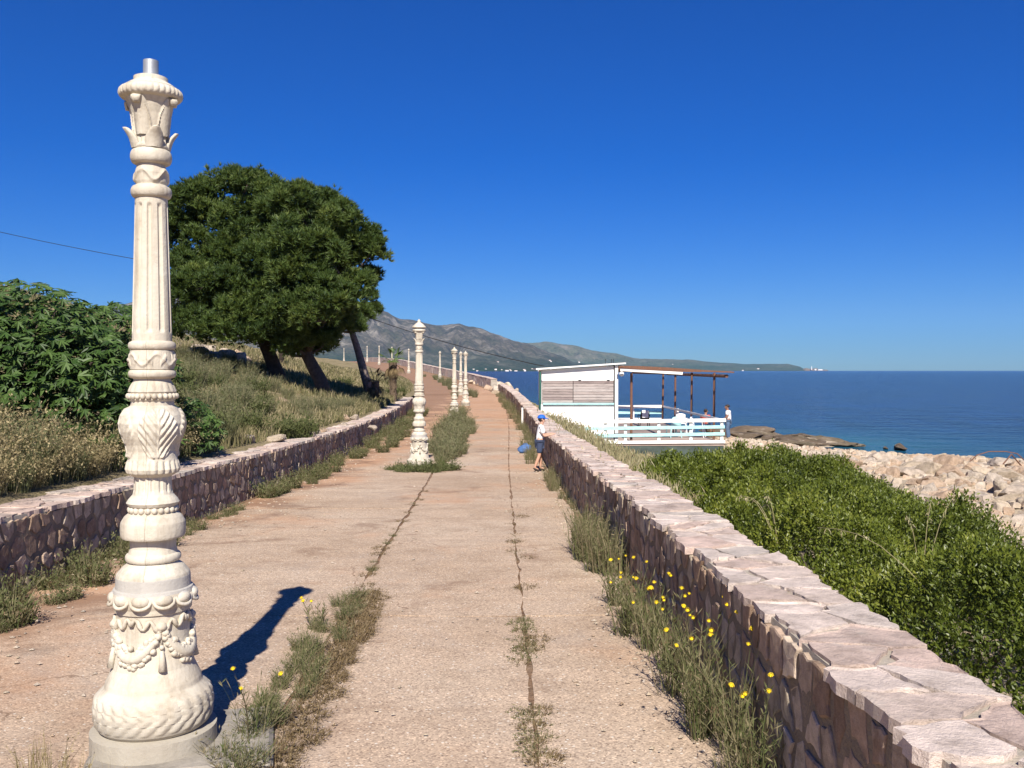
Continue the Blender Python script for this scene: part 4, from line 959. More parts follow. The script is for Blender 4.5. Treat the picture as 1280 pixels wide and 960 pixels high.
def shrub_proto(name, mat, nb, h, r, w, label, cat, group, leafy=0, leaf=(.05, .012), stemy=.6, tintr=(0, 1)):
    """a cushion of stems, optionally with small leaves along them"""
    root = thing(name, label, cat, (0, 0, -50), 0, group)
    a = rng.uniform(0, 6.283, nb); rr = r * np.sqrt(rng.random(nb)) * .45; P = np.stack([rr * np.cos(a), rr * np.sin(a), np.full(nb, -.02)], 1)
    ln = rng.uniform(.05, 1.0, nb) * stemy * (r / h + .25); H = h * rng.uniform(.5, 1.05, nb); az = a + rng.normal(size=nb) * .6
    V, F, T = blades(P, H, w * rng.uniform(.7, 1.3, nb), np.clip(ln, 0, 1.1), tintr[0] + (tintr[1] - tintr[0]) * rng.random(nb), az)
    obj('stems', V, F, mat, root, False, T)
    if leafy:
        i = rng.integers(0, nb, leafy); t = rng.uniform(.15, 1, leafy)[:, None]; Q = V.reshape(nb, 5, 3)
        m0 = (Q[i, 0] + Q[i, 1]) / 2; m1 = (Q[i, 2] + Q[i, 3]) / 2; tp = Q[i, 4]
        p = np.where(t < .55, m0 + (m1 - m0) * (t / .55), m1 + (tp - m1) * ((t - .55) / .45)); d = unit(rand_dirs(leafy) * .9 + np.array([0, 0, .55]))
        V2, F2 = leaf_quads(p, d, perp(d), rng.uniform(.6, 1.2, leafy) * leaf[0], rng.uniform(.7, 1.2, leafy) * leaf[1], .1)
        obj('leaves', V2, F2, mat, root, False, np.repeat(cl(tintr[0] + (tintr[1] - tintr[0]) * rng.random(leafy) * .8), 4))
    return root
def scatter(proto, places):
    for k, (x, y, z, s) in enumerate(places):
        if k == 0: proto.location = (x, y, z); proto.scale = (s,) * 3; proto.rotation_euler = (0, 0, x * 7)
        else: dup(proto, (x, y, z), x * 7 + y, s)
def on_left(lst): return [(px2x(px, Y), Y, zL(px2x(px, Y), Y) - .03, s) for px, Y, s in lst]
rnd = random.Random(3)
g1 = shrub_proto('grey_shrub', M['greyweed'], 300, .62, .5, .009, 'grey green rounded shrub growing on the dry slope under the pines', 'shrub', 'grey shrubs on the slope', 900, (.05, .016))
pl = [(392, 25, 1.15), (375, 24, .9), (405, 27, .8), (450, 34, .9), (300, 22, 1.0), (255, 18, 1.1), (330, 21, .9), (285, 17, 1.0), (340, 30, 1), (435, 30, .8), (515, 44, .9), (505, 41, 1), (520, 47, .9), (480, 34, .7), (270, 25, 1.2), (310, 33, 1.2), (245, 23, 1.1), (360, 28, .8), (418, 24, .7), (240, 33, 1.2)] + [(rnd.uniform(225, 330), rnd.uniform(17, 38), rnd.uniform(.5, 1.2)) for q in range(26)] + [(rnd.uniform(330, 500), rnd.uniform(22, 33), rnd.uniform(.4, .8)) for q in range(12)]
pl = [q for q in pl if px2x(q[0], q[1]) < float(fL(q[1])) - WL - .25]
scatter(g1, on_left(pl))
g2 = shrub_proto('green_shrub', M['weed'], 240, .5, .5, .014, 'low bright green leafy shrub growing on the slope behind the left wall', 'shrub', 'green shrubs on the slope', 1100, (.06, .028), .7, (0, .35))
scatter(g2, on_left([(372, 18.5, 1.1), (350, 18, .8), (250, 15, 1.2), (230, 20, 1.2), (275, 21, .9), (320, 26, 1.1), (490, 46, 1.1), (500, 50, 1.2), (385, 19.5, .8), (430, 45, 1.2)] + [(q, 15.5 + (q % 7) * 1.7, .6 + (q % 5) * .12) for q in range(228, 330, 9)]))
g3 = shrub_proto('dry_bush', M['straw'], 330, .74, .66, .006, 'dry fine stemmed straw coloured bush between the left wall and the fig', 'bush', 'dry bushes by the fig', 3400, (.038, .017), 1.15, (0, .7))
scatter(g3, [(x, y, zL(x, y) - .05, s) for x, y, s in [(-4.6, 6.2, .6), (-4.65, 6.9, .75), (-4.7, 7.6, .85), (-4.62, 8.1, .7), (-4.6, 8.8, .7), (-4.58, 9.9, .7), (-5.1, 7.2, .9), (-5.3, 8.0, .95), (-4.95, 8.6, 1.0), (-5.5, 9.1, 1.05), (-4.75, 9.4, .95), (-4.7, 10.2, .9), (-5.3, 9.9, 1.0), (-4.62, 11.2, .8), (-6.0, 9.6, 1.0), (-4.6, 12.2, .8)]])
g4 = shrub_proto('green_bush', M['greyweed'], 420, .75, .5, .009, 'small leaved yellowish green bush between the dry bushes and the post', 'bush', 'green bushes by the fig', 1500, (.045, .02), .6, (.1, .6))
scatter(g4, [(x, y, zL(x, y) - .05, s) for x, y, s in [(-4.55, 6.4, .5), (-4.8, 7.2, .75), (-5.4, 8.6, .8), (-5.0, 9.3, .85), (-5.6, 9.7, .9), (-4.9, 10.3, .8), (-4.5, 7.4, .55), (-4.5, 8.5, .6), (-4.5, 9.6, .6), (-4.62, 9.0, .9), (-4.6, 10.6, .9), (-4.58, 12.9, .9), (-4.62, 13.8, .8), (-4.7, 8.0, .7), (-5.2, 8.0, .7), (-4.65, 15, .8)]])

# ------------------------------------------------------------------ straw coloured grass on the sea side verge
n = 120000
y = 9.5 + 65 * rng.random(n) ** 1.5; e = 3.0 * rng.random(n) ** 1.3 * np.interp(y, [9, 14, 22, 28, 34, 36, 75], [.4, .8, 1.15, .7, .4, .12, .8]) + .02
x = fR(y) + WR + e; d = fbm(x * 1.2, y * .8, 3); k = d > .30 + .15 * rng.random(n); x, y, e, d = x[k], y[k], e[k], d[k]; n = len(x)
P = np.stack([x, y, right_h(e, y) - .02], 1); hk = np.interp(y, [9, 14, 24, 34, 45], [.75, .85, .95, .75, .6]) * (1 - .2 * e)
H = hk * rng.uniform(.4, 1.05, n) * (.65 + .6 * d)
V, F, T = blades(P, H, np.maximum(.006, .00062 * y) * rng.uniform(.6, 1.3, n), rng.uniform(.05, .45, n), cl(rng.random(n) * .85 + (fbm(x * .8, y * .4) - .5) * .5))
k = rng.random(n) < .33; tp = V.reshape(n, 5, 3)[k, 4]; m_ = len(tp); dd = unit(rand_dirs(m_) * .5 + np.array([0, 0, .8])); yk = y[k]
V2, F2 = leaf_quads(tp - dd * .04, dd, perp(dd), rng.uniform(.08, .16, m_), np.maximum(.012, .0011 * yk), .2)
V, F, T = join([(V, F, T), (V2, F2, np.repeat(cl(.35 + .65 * rng.random(m_)), 4))])
tag(obj('verge_grass', V, F, M['straw'], None, False, T), kind='stuff')
# wild oats standing out of the mastic
def oat(label, pts, nst):
    root = thing('wild_oat', label, 'grass plant', pts[0]); B = np.array(pts[0]); r2 = random.Random(int(pts[0][1] * 100))
    for q in range(nst):
        mb = MB(); e = np.array(pts[-1]) - B + (np.array([r2.uniform(-.22, .22), r2.uniform(-.2, .2), r2.uniform(-.12, .06)]) if q else 0)
        L = [np.array([0, 0, 0.]) + (e * f + np.array([0, 0, .14 * math.sin(f * 3.14)])) for f in np.linspace(0, 1, 7)]
        mb.tube(L, [.0035, .003, .003, .0025, .0022, .002, .0012], 4, .6)
        for j in range(16):
            f = r2.uniform(.55, 1); c = e * f + np.array([0, 0, .14 * math.sin(f * 3.14)]); d = np.array([r2.uniform(-1, 1), r2.uniform(-1, 1), r2.uniform(-.9, .5)]); d /= np.linalg.norm(d)
            tip = c + d * .035; uu = np.cross(d, [0, 0, 1.]) * .006; mb.add([c, (c + tip) / 2 + uu, tip + np.array([0, 0, -.015]), (c + tip) / 2 - uu], [(0, 1, 2, 3)], r2.uniform(.5, 1))
        mb.build('stalk', M['straw'], root)
def mtz(x, y): return float(mtop(x, y))
oat('long single oat stalk leaning left out of the mastic above the wall', [(2.05, 4.3, mtz(2.05, 4.3) - .3), (1.75, 5.4, .80)], 1)
oat('pale drooping wild oat clump at the right edge of the mastic', [(2.35, 4.4, mtz(2.35, 4.4) - .3), (2.55, 4.5, .74)], 7)
oat('thin pale oat clump standing in the mastic beside the wall top', [(1.95, 6.9, mtz(1.95, 6.9) - .3), (1.9, 7.1, .74)], 4)
oat('wild oat clump in the middle of the mastic, right of the wall', [(2.7, 6.2, mtz(2.7, 6.2) - .3), (2.85, 6.4, .82)], 3)

# ------------------------------------------------------------------ weeds along joints and wall feet
wt = shrub_proto('weed_tuft', M['weed'], 130, .26, .17, .007, 'grey green and dry weeds growing in the strip beside the nearest post', 'weed', 'weeds in the median strip', 260, (.035, .008), .8)
pl = []
for k in range(40):
    y = 3.75 + 3.6 * (k / 40) + rnd.uniform(-.05, .05); x = float(fM(y)) + rnd.uniform(-.13, .10); pl.append((x, y, float(zr(y)) - .03, rnd.uniform(.4, .85) * (1 - .3 * (k / 40))))
for y in (8.2, 8.6, 9.6, 10.1, 10.4, 13.0, 13.6): pl.append((float(fM(y)) + rnd.uniform(-.03, .03), y, float(zr(y)) - .04, rnd.uniform(.25, .5)))
scatter(wt, pl)
wj = shrub_proto('joint_weed', M['weed'], 110, .085, .11, .006, 'small dry weed patch growing in the open joint of the right lane', 'weed', 'weeds in the lane joint', 260, (.025, .007), 1.0, (.1, 1))
pl = []
for y0, y1, k_, s in ((4.1, 4.75, 22, .95), (5.5, 6.55, 34, 1.0), (7.3, 7.7, 6, .5), (8.6, 10.2, 26, .8), (10.2, 12.4, 22, .7), (13, 18, 10, .5), (19, 30, 10, .5)):
    for k in range(k_): y = rnd.uniform(y0, y1); pl.append((float(fJ(y)) + rnd.gauss(0, .035), y, float(zr(y)) - .035, s * rnd.uniform(.6, 1.1)))
scatter(wj, pl)
ww = shrub_proto('wall_weed', M['weed'], 95, .50, .26, .006, 'grey green weed clump growing at the foot of the sea side wall', 'weed', 'weeds at the foot of the sea wall', 240, (.045, .008), .55)
pl = []
for y0, y1, k_, s, ex in ((3.2, 6.8, 10, .55, .14), (7.8, 9.8, 13, 1.1, .24), (10, 14.5, 7, .6, .12), (14.5, 17, 8, .75, .15), (18.8, 24, 12, .9, .3), (24, 36, 12, .9, .25), (36, 66, 26, 1.2, .45)):
    for k in range(k_): y = rnd.uniform(y0, y1); pl.append((float(fR(y)) - .04 - rnd.random() * ex, y, float(zr(y)) - .05, s * rnd.uniform(.6, 1.15)))
scatter(ww, pl)
wl = shrub_proto('shade_weed', M['weed'], 150, .4, .3, .008, 'tangled dark weed clump at the foot of the hill side wall', 'weed', 'weeds at the foot of the hill wall', 420, (.05, .02), .8, (0, .8))
pl = []
for y0, y1, k_, s, ex in ((5.6, 9.5, 26, .75, .42), (10, 13, 8, .5, .25), (13, 22, 24, .8, .45), (22, 46, 40, 1.1, .8)):
    for k in range(k_): y = rnd.uniform(y0, y1); pl.append((float(fL(y)) + .05 + rnd.random() * ex, y, float(zr(y)) - .05, s * rnd.uniform(.55, 1.15)))
scatter(wl, pl)
wm = shrub_proto('median_shrub', M['greyweed'], 210, .52, .36, .009, 'olive grey weedy shrub in the wide part of the median', 'shrub', 'weedy shrubs in the median', 700, (.06, .014), .7)
pl = []
for k in range(64):
    y = 19.2 + 22 * rnd.random(); wdt = np.interp(y, [19, 22, 35, 41], [.25, .36, .6, .55]); pl.append((float(np.interp(y, [18, 22, 35, 41], [-1.45, -1.5, -2.0, -2.25])) + rnd.uniform(-1, 1) * wdt, y, float(zr(y)) - .05, rnd.choice([.4, .55, .75, .9, 1.15]) * np.interp(y, [19, 23, 41], [.7, 1, 1.25])))
for k in range(22): y = rnd.uniform(60, 110); pl.append((float(fM(min(y, 90))) - (y > 90) * (y - 90) * .23 + rnd.uniform(-.8, .6), y, float(zr(y)) - .05, rnd.uniform(.9, 1.6)))
scatter(wm, pl)
wd = shrub_proto('dead_weed', M['dead_leaf'], 120, .12, .2, .006, 'brown dead weeds in the road joints and along the strip beside the nearest post', 'weed', 'dead weeds in the road joints', 160, (.03, .007), 1.5)
scatter(wd, [(float(fM(y)) + rnd.uniform(.08, .2), y, float(zr(y)) - .02, rnd.uniform(.6, 1.0)) for y in np.linspace(3.8, 7.3, 44)] + [(float(fJ(y)) + rnd.gauss(0, .05), y, float(zr(y)) - .02, rnd.uniform(.4, .75)) for y in (4.1, 4.3, 4.5, 4.7, 5.5, 5.8, 6.0, 6.2, 6.5, 7.5, 8.8, 9.2, 9.7, 10.2, 11, 11.6, 12.2)] + [(float(fM(y)) + rnd.uniform(-.04, .05), y, float(zr(y)) - .02, rnd.uniform(.4, .8)) for y in (7.6, 8, 8.3, 9, 9.3, 9.8, 10.6, 11.2, 12, 12.8, 13.4, 14.5)])
wg = shrub_proto('grass_tuft', M['weed'], 150, .17, .26, .009, 'low green grass tuft round the base of the second nearest lamp post', 'grass', 'grass round the second post', 200, (.05, .012), 1.1, (0, .45))
scatter(wg, [(-1.76 + .58 * math.sin(k * 2.4) * rnd.uniform(.5, 1), 18.25 + .55 * math.cos(k * 2.4) * rnd.uniform(.3, 1), float(zr(18.3)) - .03, rnd.uniform(.45, 1.5)) for k in range(34)])
# yellow flowering plants: stems, narrow leaves, each flower head a part
def flower_head():
    mb = MB()
    mb.ball((0, 0, 0), (.009, .009, .007), 6, 4, .4)
    for ring, (r0, r1, zz, kk) in enumerate(((.003, .016, .004, 9), (.002, .011, .009, 8))):
        for k in range(kk):
            a = 6.283 * k / kk + ring; b = .2; mb.add([(r0 * math.cos(a), r0 * math.sin(a), zz), (r1 * .7 * math.cos(a - b), r1 * .7 * math.sin(a - b), zz + .002), (r1 * math.cos(a), r1 * math.sin(a), zz - .001), (r1 * .7 * math.cos(a + b), r1 * .7 * math.sin(a + b), zz + .002)], [(0, 1, 2, 3)])
    return mkmesh('flower_head', np.concatenate(mb.v), mb.f, M['yellow'])
FH = flower_head()
def flowering(label, x, y, h, nst, nfl, seed, group='yellow flowered plants'):
    root = thing('flowering_weed', label, 'flower', (x, y, float(zr(y)) - .03), 0, group); r2 = random.Random(seed)
    a = rng.uniform(0, 6.283, nst); rr = .07 * rng.random(nst); P = np.stack([rr * np.cos(a), rr * np.sin(a), np.zeros(nst)], 1)
    lean = rng.uniform(.05, .5, nst); H = h * rng.uniform(.55, 1.0, nst)
    V, F, T = blades(P, H, .0055, lean, rng.random(nst) * .8, a); Q = V.reshape(nst, 5, 3); tip = Q[:, 4]
    obj('stems', V, F, M['weed'], root, False, T)
    nl = nst * 9; i = rng.integers(0, nst, nl); t = rng.uniform(.1, .9, nl)[:, None]; m0 = (Q[i, 0] + Q[i, 1]) / 2; m1 = (Q[i, 2] + Q[i, 3]) / 2
    p = np.where(t < .55, m0 + (m1 - m0) * (t / .55), m1 + (tip[i] - m1) * ((t - .55) / .45)); d = unit(rand_dirs(nl) * .6 + np.array([0, 0, .7]))
    V, F = leaf_quads(p, d, perp(d), rng.uniform(.03, .07, nl), rng.uniform(.004, .008, nl), .1); obj('leaves', V, F, M['weed'], root, False, np.repeat(rng.random(nl) * .7, 4))
    o = np.argsort(-tip[:, 2])[:nfl]
    for j in o:
        f = link('flower_head', FH, root, tuple(tip[j]), (r2.uniform(-.7, .5), r2.uniform(-.5, .5), 0), r2.uniform(.75, 1.2))
fl = [(3.75, -.12, .5, 5), (4.15, -.10, .62, 6), (4.35, -.2, .5, 3), (4.7, -.14, .62, 8), (4.95, -.22, .5, 5), (5.3, -.15, .5, 4), (5.75, -.2, .5, 5), (6.1, -.3, .42, 3), (6.4, -.2, .48, 3), (6.9, -.25, .42, 2)]
for k, (y, dx, h, nf) in enumerate(fl):
    flowering('yellow flowered weed at the foot of the sea side wall in the foreground', float(fR(y)) + dx, y, h, 46, nf, k)
flowering('few stemmed yellow flowered weed right of the nearest post footing', -1.19, 4.3, .42, 14, 3, 77, 'yellow flowered plants in the strip')
flowering('yellow flowered weed where the median strip thins out', -1.30, 6.3, .22, 16, 3, 78, 'yellow flowered plants in the strip')
# seedlings before the plinth of the nearest post
wp = shrub_proto('dry_seedling', M['straw'], 40, .3, .14, .004, 'thin dry seedling in front of the plinth of the nearest post', 'weed', 'dry seedlings before the nearest post', 60, (.015, .008), .6, (0, .6))
scatter(wp, [(-1.86, 3.78, .0, 1.0), (-1.70, 3.66, .0, .9), (-1.98, 3.86, 0, .8), (-1.58, 3.66, 0, .7), (-1.78, 3.6, 0, .8)])
# litter and pebbles swept to the foot of both walls
mb = MB(); PV = np.array([(-1, -1, 0), (1, -1, 0), (1, 1, 0), (-1, 1, 0), (0, 0, 1.1)]) * np.array([1, 1, .8])
for k in range(2600):
    y = 3 + 30 * rnd.random() ** 1.6; L = rnd.random() < .5; off = abs(rnd.gauss(0, .28)) + .05
    x = float(fL(y)) + off * 1.7 if L else float(fR(y)) - off * .8
    if rnd.random() < .2: x = rnd.uniform(float(fL(y)) + .2, float(fR(y)) - .2)
    s = rnd.choice([.004, .006, .009, .013]) * (1 + y * .03); a = rnd.uniform(0, 6.28); q = PV * s * np.array([1, rnd.uniform(.6, 1), rnd.uniform(.5, 1)]); q = np.stack([q[:, 0] * math.cos(a) - q[:, 1] * math.sin(a), q[:, 0] * math.sin(a) + q[:, 1] * math.cos(a), q[:, 2]], 1)
    mb.add(q + np.array([x, y, float(zr(y)) + .004]), [(0, 1, 4), (1, 2, 4), (2, 3, 4), (3, 0, 4)], rnd.random())
tag(mb.build('pebbles', M['limestone']), kind='stuff')

# ------------------------------------------------------------------ rocks
def rock_mesh(seed, mat, sub=3, planes=11, flat=1.0):
    r2 = np.random.default_rng(seed); bm = bmesh.new(); bmesh.ops.create_icosphere(bm, subdivisions=sub, radius=1)
    V = np.array([v.co[:] for v in bm.verts]); F = [[v.index for v in f.verts] for f in bm.faces]; bm.free()
    nn = r2.normal(size=(planes, 3)); nn /= np.linalg.norm(nn, axis=1)[:, None]
    for q in nn:
        d = V @ q; c = r2.uniform(.45, .8); V = V - np.where(d > c, d - c, 0)[:, None] * q[None] * .93
    V += (np.stack([fbm(V[:, 0] * 2.2 + seed, V[:, 1] * 2.2 + V[:, 2] * 1.7, 4)] * 3, 1) - .5) * V * .45
    V *= np.array([1, r2.uniform(.65, 1), r2.uniform(.5, .8) * flat])
    return mkmesh('rock', V, F, mat, False, r2.random())
RK = [rock_mesh(k + 1, M['limestone']) for k in range(9)]
RF = [rock_mesh(k + 40, M['reef'], 3, 9, .6) for k in range(5)]
pts = []; tries = 0; used = []
while len(pts) < 250 and tries < 40000:
    tries += 1; y = 14 + 30 * rnd.random(); x = rnd.uniform(4.5, 26); px = 640 + 1180 * x / y
    if px > 1330 or px < 905: continue
    s_ = float(coast_sd(x, y));
    if s_ < .15 or s_ > 26: continue
    z = zR(x, y); py = 463 + 1180 * (1.7 - z) / y
    if s_ < 9 and rnd.random() < .5: continue
    if py < 545 or py > 705 or (py > 600 and px < 1120) or (px < 1045 and (py < 566 or y > 36)) or (px < 945): continue
    r = rnd.choice([.16, .2, .25, .3, .38, .5]) * (1 if y > 24 else .7)
    if s_ < 9: r = min(r, .24)
    if any((x - a) ** 2 + (y - b) ** 2 < ((r + c) * .62) ** 2 for a, b, c in used): continue
    used.append((x, y, r)); pts.append((x, y, z + r * .12, r))
for k, (x, y, z, r) in enumerate(pts):
    o = link('boulder', RK[k % 9], None, (x, y, z), (rnd.uniform(-.4, .4), rnd.uniform(-.4, .4), rnd.uniform(0, 6.28)), (r * rnd.uniform(.9, 1.3), r, r * rnd.uniform(.8, 1.2)))
    tag(o, 'pale limestone boulder lying on the beach beyond the mastic', 'boulder', 'boulders on the beach')
big = [(1218, 600, 26, .5, 'big cracked pale boulder in the middle of the beach at the right edge'), (1262, 598, 24, .45, 'broad flat pale boulder at the right frame edge under the rusty rods'), (1190, 578, 35, .3, 'pointed pale boulder at the water edge left of the rusty rods'), (1268, 622, 20, .4, 'pale boulder near the right frame edge above the mastic')]
for k, (px, py, Y, r, lb) in enumerate(big):
    x = px2x(px, Y); o = link('boulder', RK[(k * 2) % 9], None, (x, Y, zR(x, Y) + r * .2), (.1, .1, k * 2.1), (r * 1.2, r, r)); tag(o, lb, 'boulder', 'boulders on the beach')
mb = MB()
for k in range(10000):
    y = 13 + 32 * rnd.random(); x = rnd.uniform(3.5, 26); px = 640 + 1180 * x / y
    if px > 1330 or px < 880: continue
    s_ = float(coast_sd(x, y))
    if s_ < .05: continue
    r = rnd.uniform(.04, .15); z = zR(x, y)
    q = np.array([(-1, -.7, -.3), (.8, -1, -.3), (1, .8, -.3), (-.7, 1, -.3), (-.6, -.5, .7), (.5, -.6, .55), (.6, .5, .75), (-.5, .6, .6)]) * r * rng.uniform(.6, 1.3, (8, 3)); a = rnd.uniform(0, 6.28)
    q = np.stack([q[:, 0] * math.cos(a) - q[:, 1] * math.sin(a), q[:, 0] * math.sin(a) + q[:, 1] * math.cos(a), q[:, 2]], 1)
    mb.add(q + np.array([x, y, z + r * .2]), [(4, 5, 6, 7), (0, 1, 5, 4), (1, 2, 6, 5), (2, 3, 7, 6), (3, 0, 4, 7)], rnd.random())
tag(mb.build('beach_rubble', M['limestone']), kind='stuff')
# brown reef running out beyond the terrace
for k in range(46):
    t = rnd.random(); y = rnd.uniform(47.5, 54.5); x = 10.8 + 7.2 * t + (y - 51) * .1; s_ = float(coast_sd(x, y))
    if s_ < -.4: continue
    r = rnd.uniform(.5, 1.25); o = link('reef_rock', RF[k % 5], None, (x, y, max(SEA, zR(x, y)) + .02 + .1 * (1 - t)), (rnd.uniform(-.15, .15), rnd.uniform(-.15, .15), rnd.uniform(0, 6)), (r * 1.4, r, r * rnd.uniform(.35, .7)))
    tag(o, 'weathered brown rock of the low reef running into the sea beyond the terrace', 'rock', 'reef rocks beyond the terrace')
for px, Y, r, lb in ((1127, 47.5, .62, 'lone brown rock standing in the shallow water off the beach'), (1108, 48, .25, 'small grey rock awash left of the lone brown rock')):
    x = px2x(px, Y); tag(link('sea_rock', RF[2], None, (x, Y, SEA + r * .15), (0, .1, 1), (r * 1.3, r, r)), lb, 'rock')
# rocks on the hill slope
sl = [(400, 20.5, .18), (408, 20.8, .14), (443, 24, .14), (345, 17, .2), (300, 21, .22), (330, 23, .25), (430, 23.5, .15), (432, 26, .16), (442, 26.5, .16), (265, 24, .25), (270, 40, .4), (285, 38, .5), (255, 41, .3), (300, 38.5, .45), (240, 38, .35), (315, 38, .4), (275, 37.5, .3), (250, 38.5, .4), (265, 38, .35), (325, 38, .3), (292, 39.5, .3), (325, 42, .35), (262, 42.5, .4), (308, 43, .4), (248, 43, .4), (295, 44, .5), (282, 44, .4), (337, 43, .3), (360, 21, .16), (385, 19, .15), (310, 16, .2), (395, 20, .15), (480, 31, .15), (465, 25, .15), (350, 26, .2)]
for k, (px, Y, r) in enumerate(sl):
    x = px2x(px, Y); up = 30 < Y; o = link('rock', RK[k % 9], None, (x, Y, zL(x, Y) + r * .25), (.2, .1, k * 1.3), (r * 1.2, r, r * 1.1))
    tag(o, 'whitish rock in the pile at the top of the slope behind the post' if up and px < 345 else 'pale rock lying in the dry grass of the slope', 'rock', 'rocks piled on the slope crest' if up and px < 345 else 'rocks in the slope grass')
# rubble where the sea wall breaks off
for k in range(26):
    y = rnd.uniform(67, 90); x = float(fR(y)) + rnd.uniform(-.3, 1.8); r = rnd.uniform(.2, .55); tag(link('rock', RK[k % 9], None, (x, y, float(zr(y)) + r * .2), (.2, .3, k), (r, r, r)), 'pale rock in the gap between the sea wall and the far wall', 'rock', 'rocks in the wall gap')
# rusty rods sticking out of the beach
rd = thing('rusty_frame', 'bent dark wire frame standing among the boulders at the right edge', 'wire frame', (0, 0, 0))
def pp(px, py, Y): return (px2x(px, Y), Y, 1.7 + (463 - py) / 1180 * Y)
for L, r in (([pp(1213, 577, 31), pp(1222, 569, 31), pp(1237, 564.5, 31), pp(1258, 564.5, 31), pp(1272, 567, 31), pp(1283, 577, 31)], .018), ([pp(1244, 594, 29), pp(1255, 580, 29), pp(1265, 568, 29), pp(1277, 582, 29.3), pp(1283, 592, 29.3)], .022), ([pp(1252, 584, 29), pp(1266, 598, 28.6)], .014), ([pp(1244, 594, 29), pp(1270, 592, 29.2)], .014)):
    mb = MB(); mb.tube(L, r, 6); mb.build('rod', M['rust'], rd)

# ------------------------------------------------------------------ white hut and terrace
WP, TP = M['white_paint'], M['teal_paint']
m, t, b = new_mat('grey_planks')
tc = t.nodes.new('ShaderNodeTexCoord'); mp = N(t, 'ShaderNodeMapping'); mp.inputs['Scale'].default_value = (1.2, 10, 14); t.links.new(tc.outputs['Object'], mp.inputs['Vector'])
base = ramp(t, tintval(t), [(0, (0.24, 0.19, 0.18)), (.5, (0.35, 0.295, 0.275)), (1, (0.44, 0.39, 0.37))])
t.links.new(mix(t, 1, base, ramp(t, noise(t, 2.0, 6, .75, mp.outputs[0]), [(.3, (.45, .42, .42)), (.5, (1, 1, 1)), (.8, (1.2, 1.15, 1.12))]), 'MULTIPLY'), b.inputs['Base Color']); b.inputs['Roughness'].default_value = .9
M['planks'] = m
hut = thing('beach_hut', 'small white hut with grey plank shutters behind the sea side wall', 'hut', (0, 0, 0))
hy = 36.0; hx0, hx1 = 1.13, 4.02
zt0, zt1 = 1.72, 1.90
def prism(name, pts, y0, y1, mat, parent):
    n = len(pts); V = [(x, y0, z) for x, z in pts] + [(x, y1, z) for x, z in pts]
    F = [list(range(n)), list(range(2 * n - 1, n - 1, -1))] + [(i, n + i, n + (i + 1) % n, (i + 1) % n) for i in range(n)]
    return obj(name, V, F, mat, parent)
prism('upper_panel', [(hx0, 1.31), (hx1 - .14, 1.31), (hx1 - .14, zt1 - .03), (hx0, zt0)], hy, hy + .08, WP, hut)
prism('lower_panel', [(hx0 - .05, -1.7), (hx1 - .14, -1.7), (hx1 - .14, .40), (hx0 - .05, .40)], hy - .03, hy + .08, WP, hut)
prism('corner_post', [(hx1 - .10, -1.2), (hx1 + .02, -1.2), (hx1 + .02, zt1), (hx1 - .10, zt1)], hy - .06, hy + .06, WP, hut)
prism('dark_gap', [(hx1 - .14, -1.2), (hx1 - .10, -1.2), (hx1 - .10, zt1), (hx1 - .14, zt1)], hy + .02, hy + .06, M['black'], hut)
prism('sill', [(hx0 + .05, .40), (hx1 - .14, .40), (hx1 - .14, .46), (hx0 + .05, .46)], hy - .12, hy + .02, TP, hut)
prism('side_wall', [(hx0, -1.7), (hx0 + .08, -1.7), (hx0 + .08, zt0), (hx0, zt0)], hy + .08, hy + 4, WP, hut)
prism('side_wall', [(hx1 - .12, -1.2), (hx1 - .04, -1.2), (hx1 - .04, zt1 - .03), (hx1 - .12, zt1 - .03)], hy + .08, hy + 4, WP, hut)
prism('back_wall', [(hx0, -1.7), (hx1 - .1, -1.7), (hx1 - .1, zt1 - .03), (hx0, zt0)], hy + 4, hy + 4.08, WP, hut)
prism('roof', [(hx0 - .22, zt0 - .0), (hx1 + .30, zt1 + .045), (hx1 + .30, zt1 + .10), (hx0 - .22, zt0 + .06)], hy - .2, hy + 4.3, WP, hut)
for sx0, sx1 in ((hx0 + .02, hx0 + 1.19), (hx0 + 1.21, hx1 - .15)):
    for k in range(8):
        z0 = .465 + k * .105; mb = MB(); mb.box(((sx0 + sx1) / 2, hy - .005 + random.uniform(-.008, .008), z0 + .05), (sx1 - sx0, .035, .097), 0, random.random(), .006); mb.build('plank', M['planks'], hut)
mb = MB(); mb.box(((hx0 + hx1) / 2 - .05, hy + .05, .88), (hx1 - hx0 - .2, .02, .86)); mb.build('shutter_back', M['black'], hut)
for x in (hx0 + 1.45, hx1 - .35): mb = MB(); mb.box((x, hy - .04, 1.325), (.10, .05, .035), 0, .5, .008); mb.build('hook', M['black'], hut)
for dx in (-.42, -.19, -.12): mb = MB(); mb.tube([(hx1 + dx, hy + .3, zt1), (hx1 + dx, hy + .3, zt1 + .24)], .012, 5); mb.build('rod', M['darkwire'], hut)
mb = MB(); mb.tube([(hx0 - .06, hy - .08, -.6), (hx0 - .06, hy - .08, zt0 - .05)], .035, 8); mb.build('drain_pipe', M['green_paint'], hut)

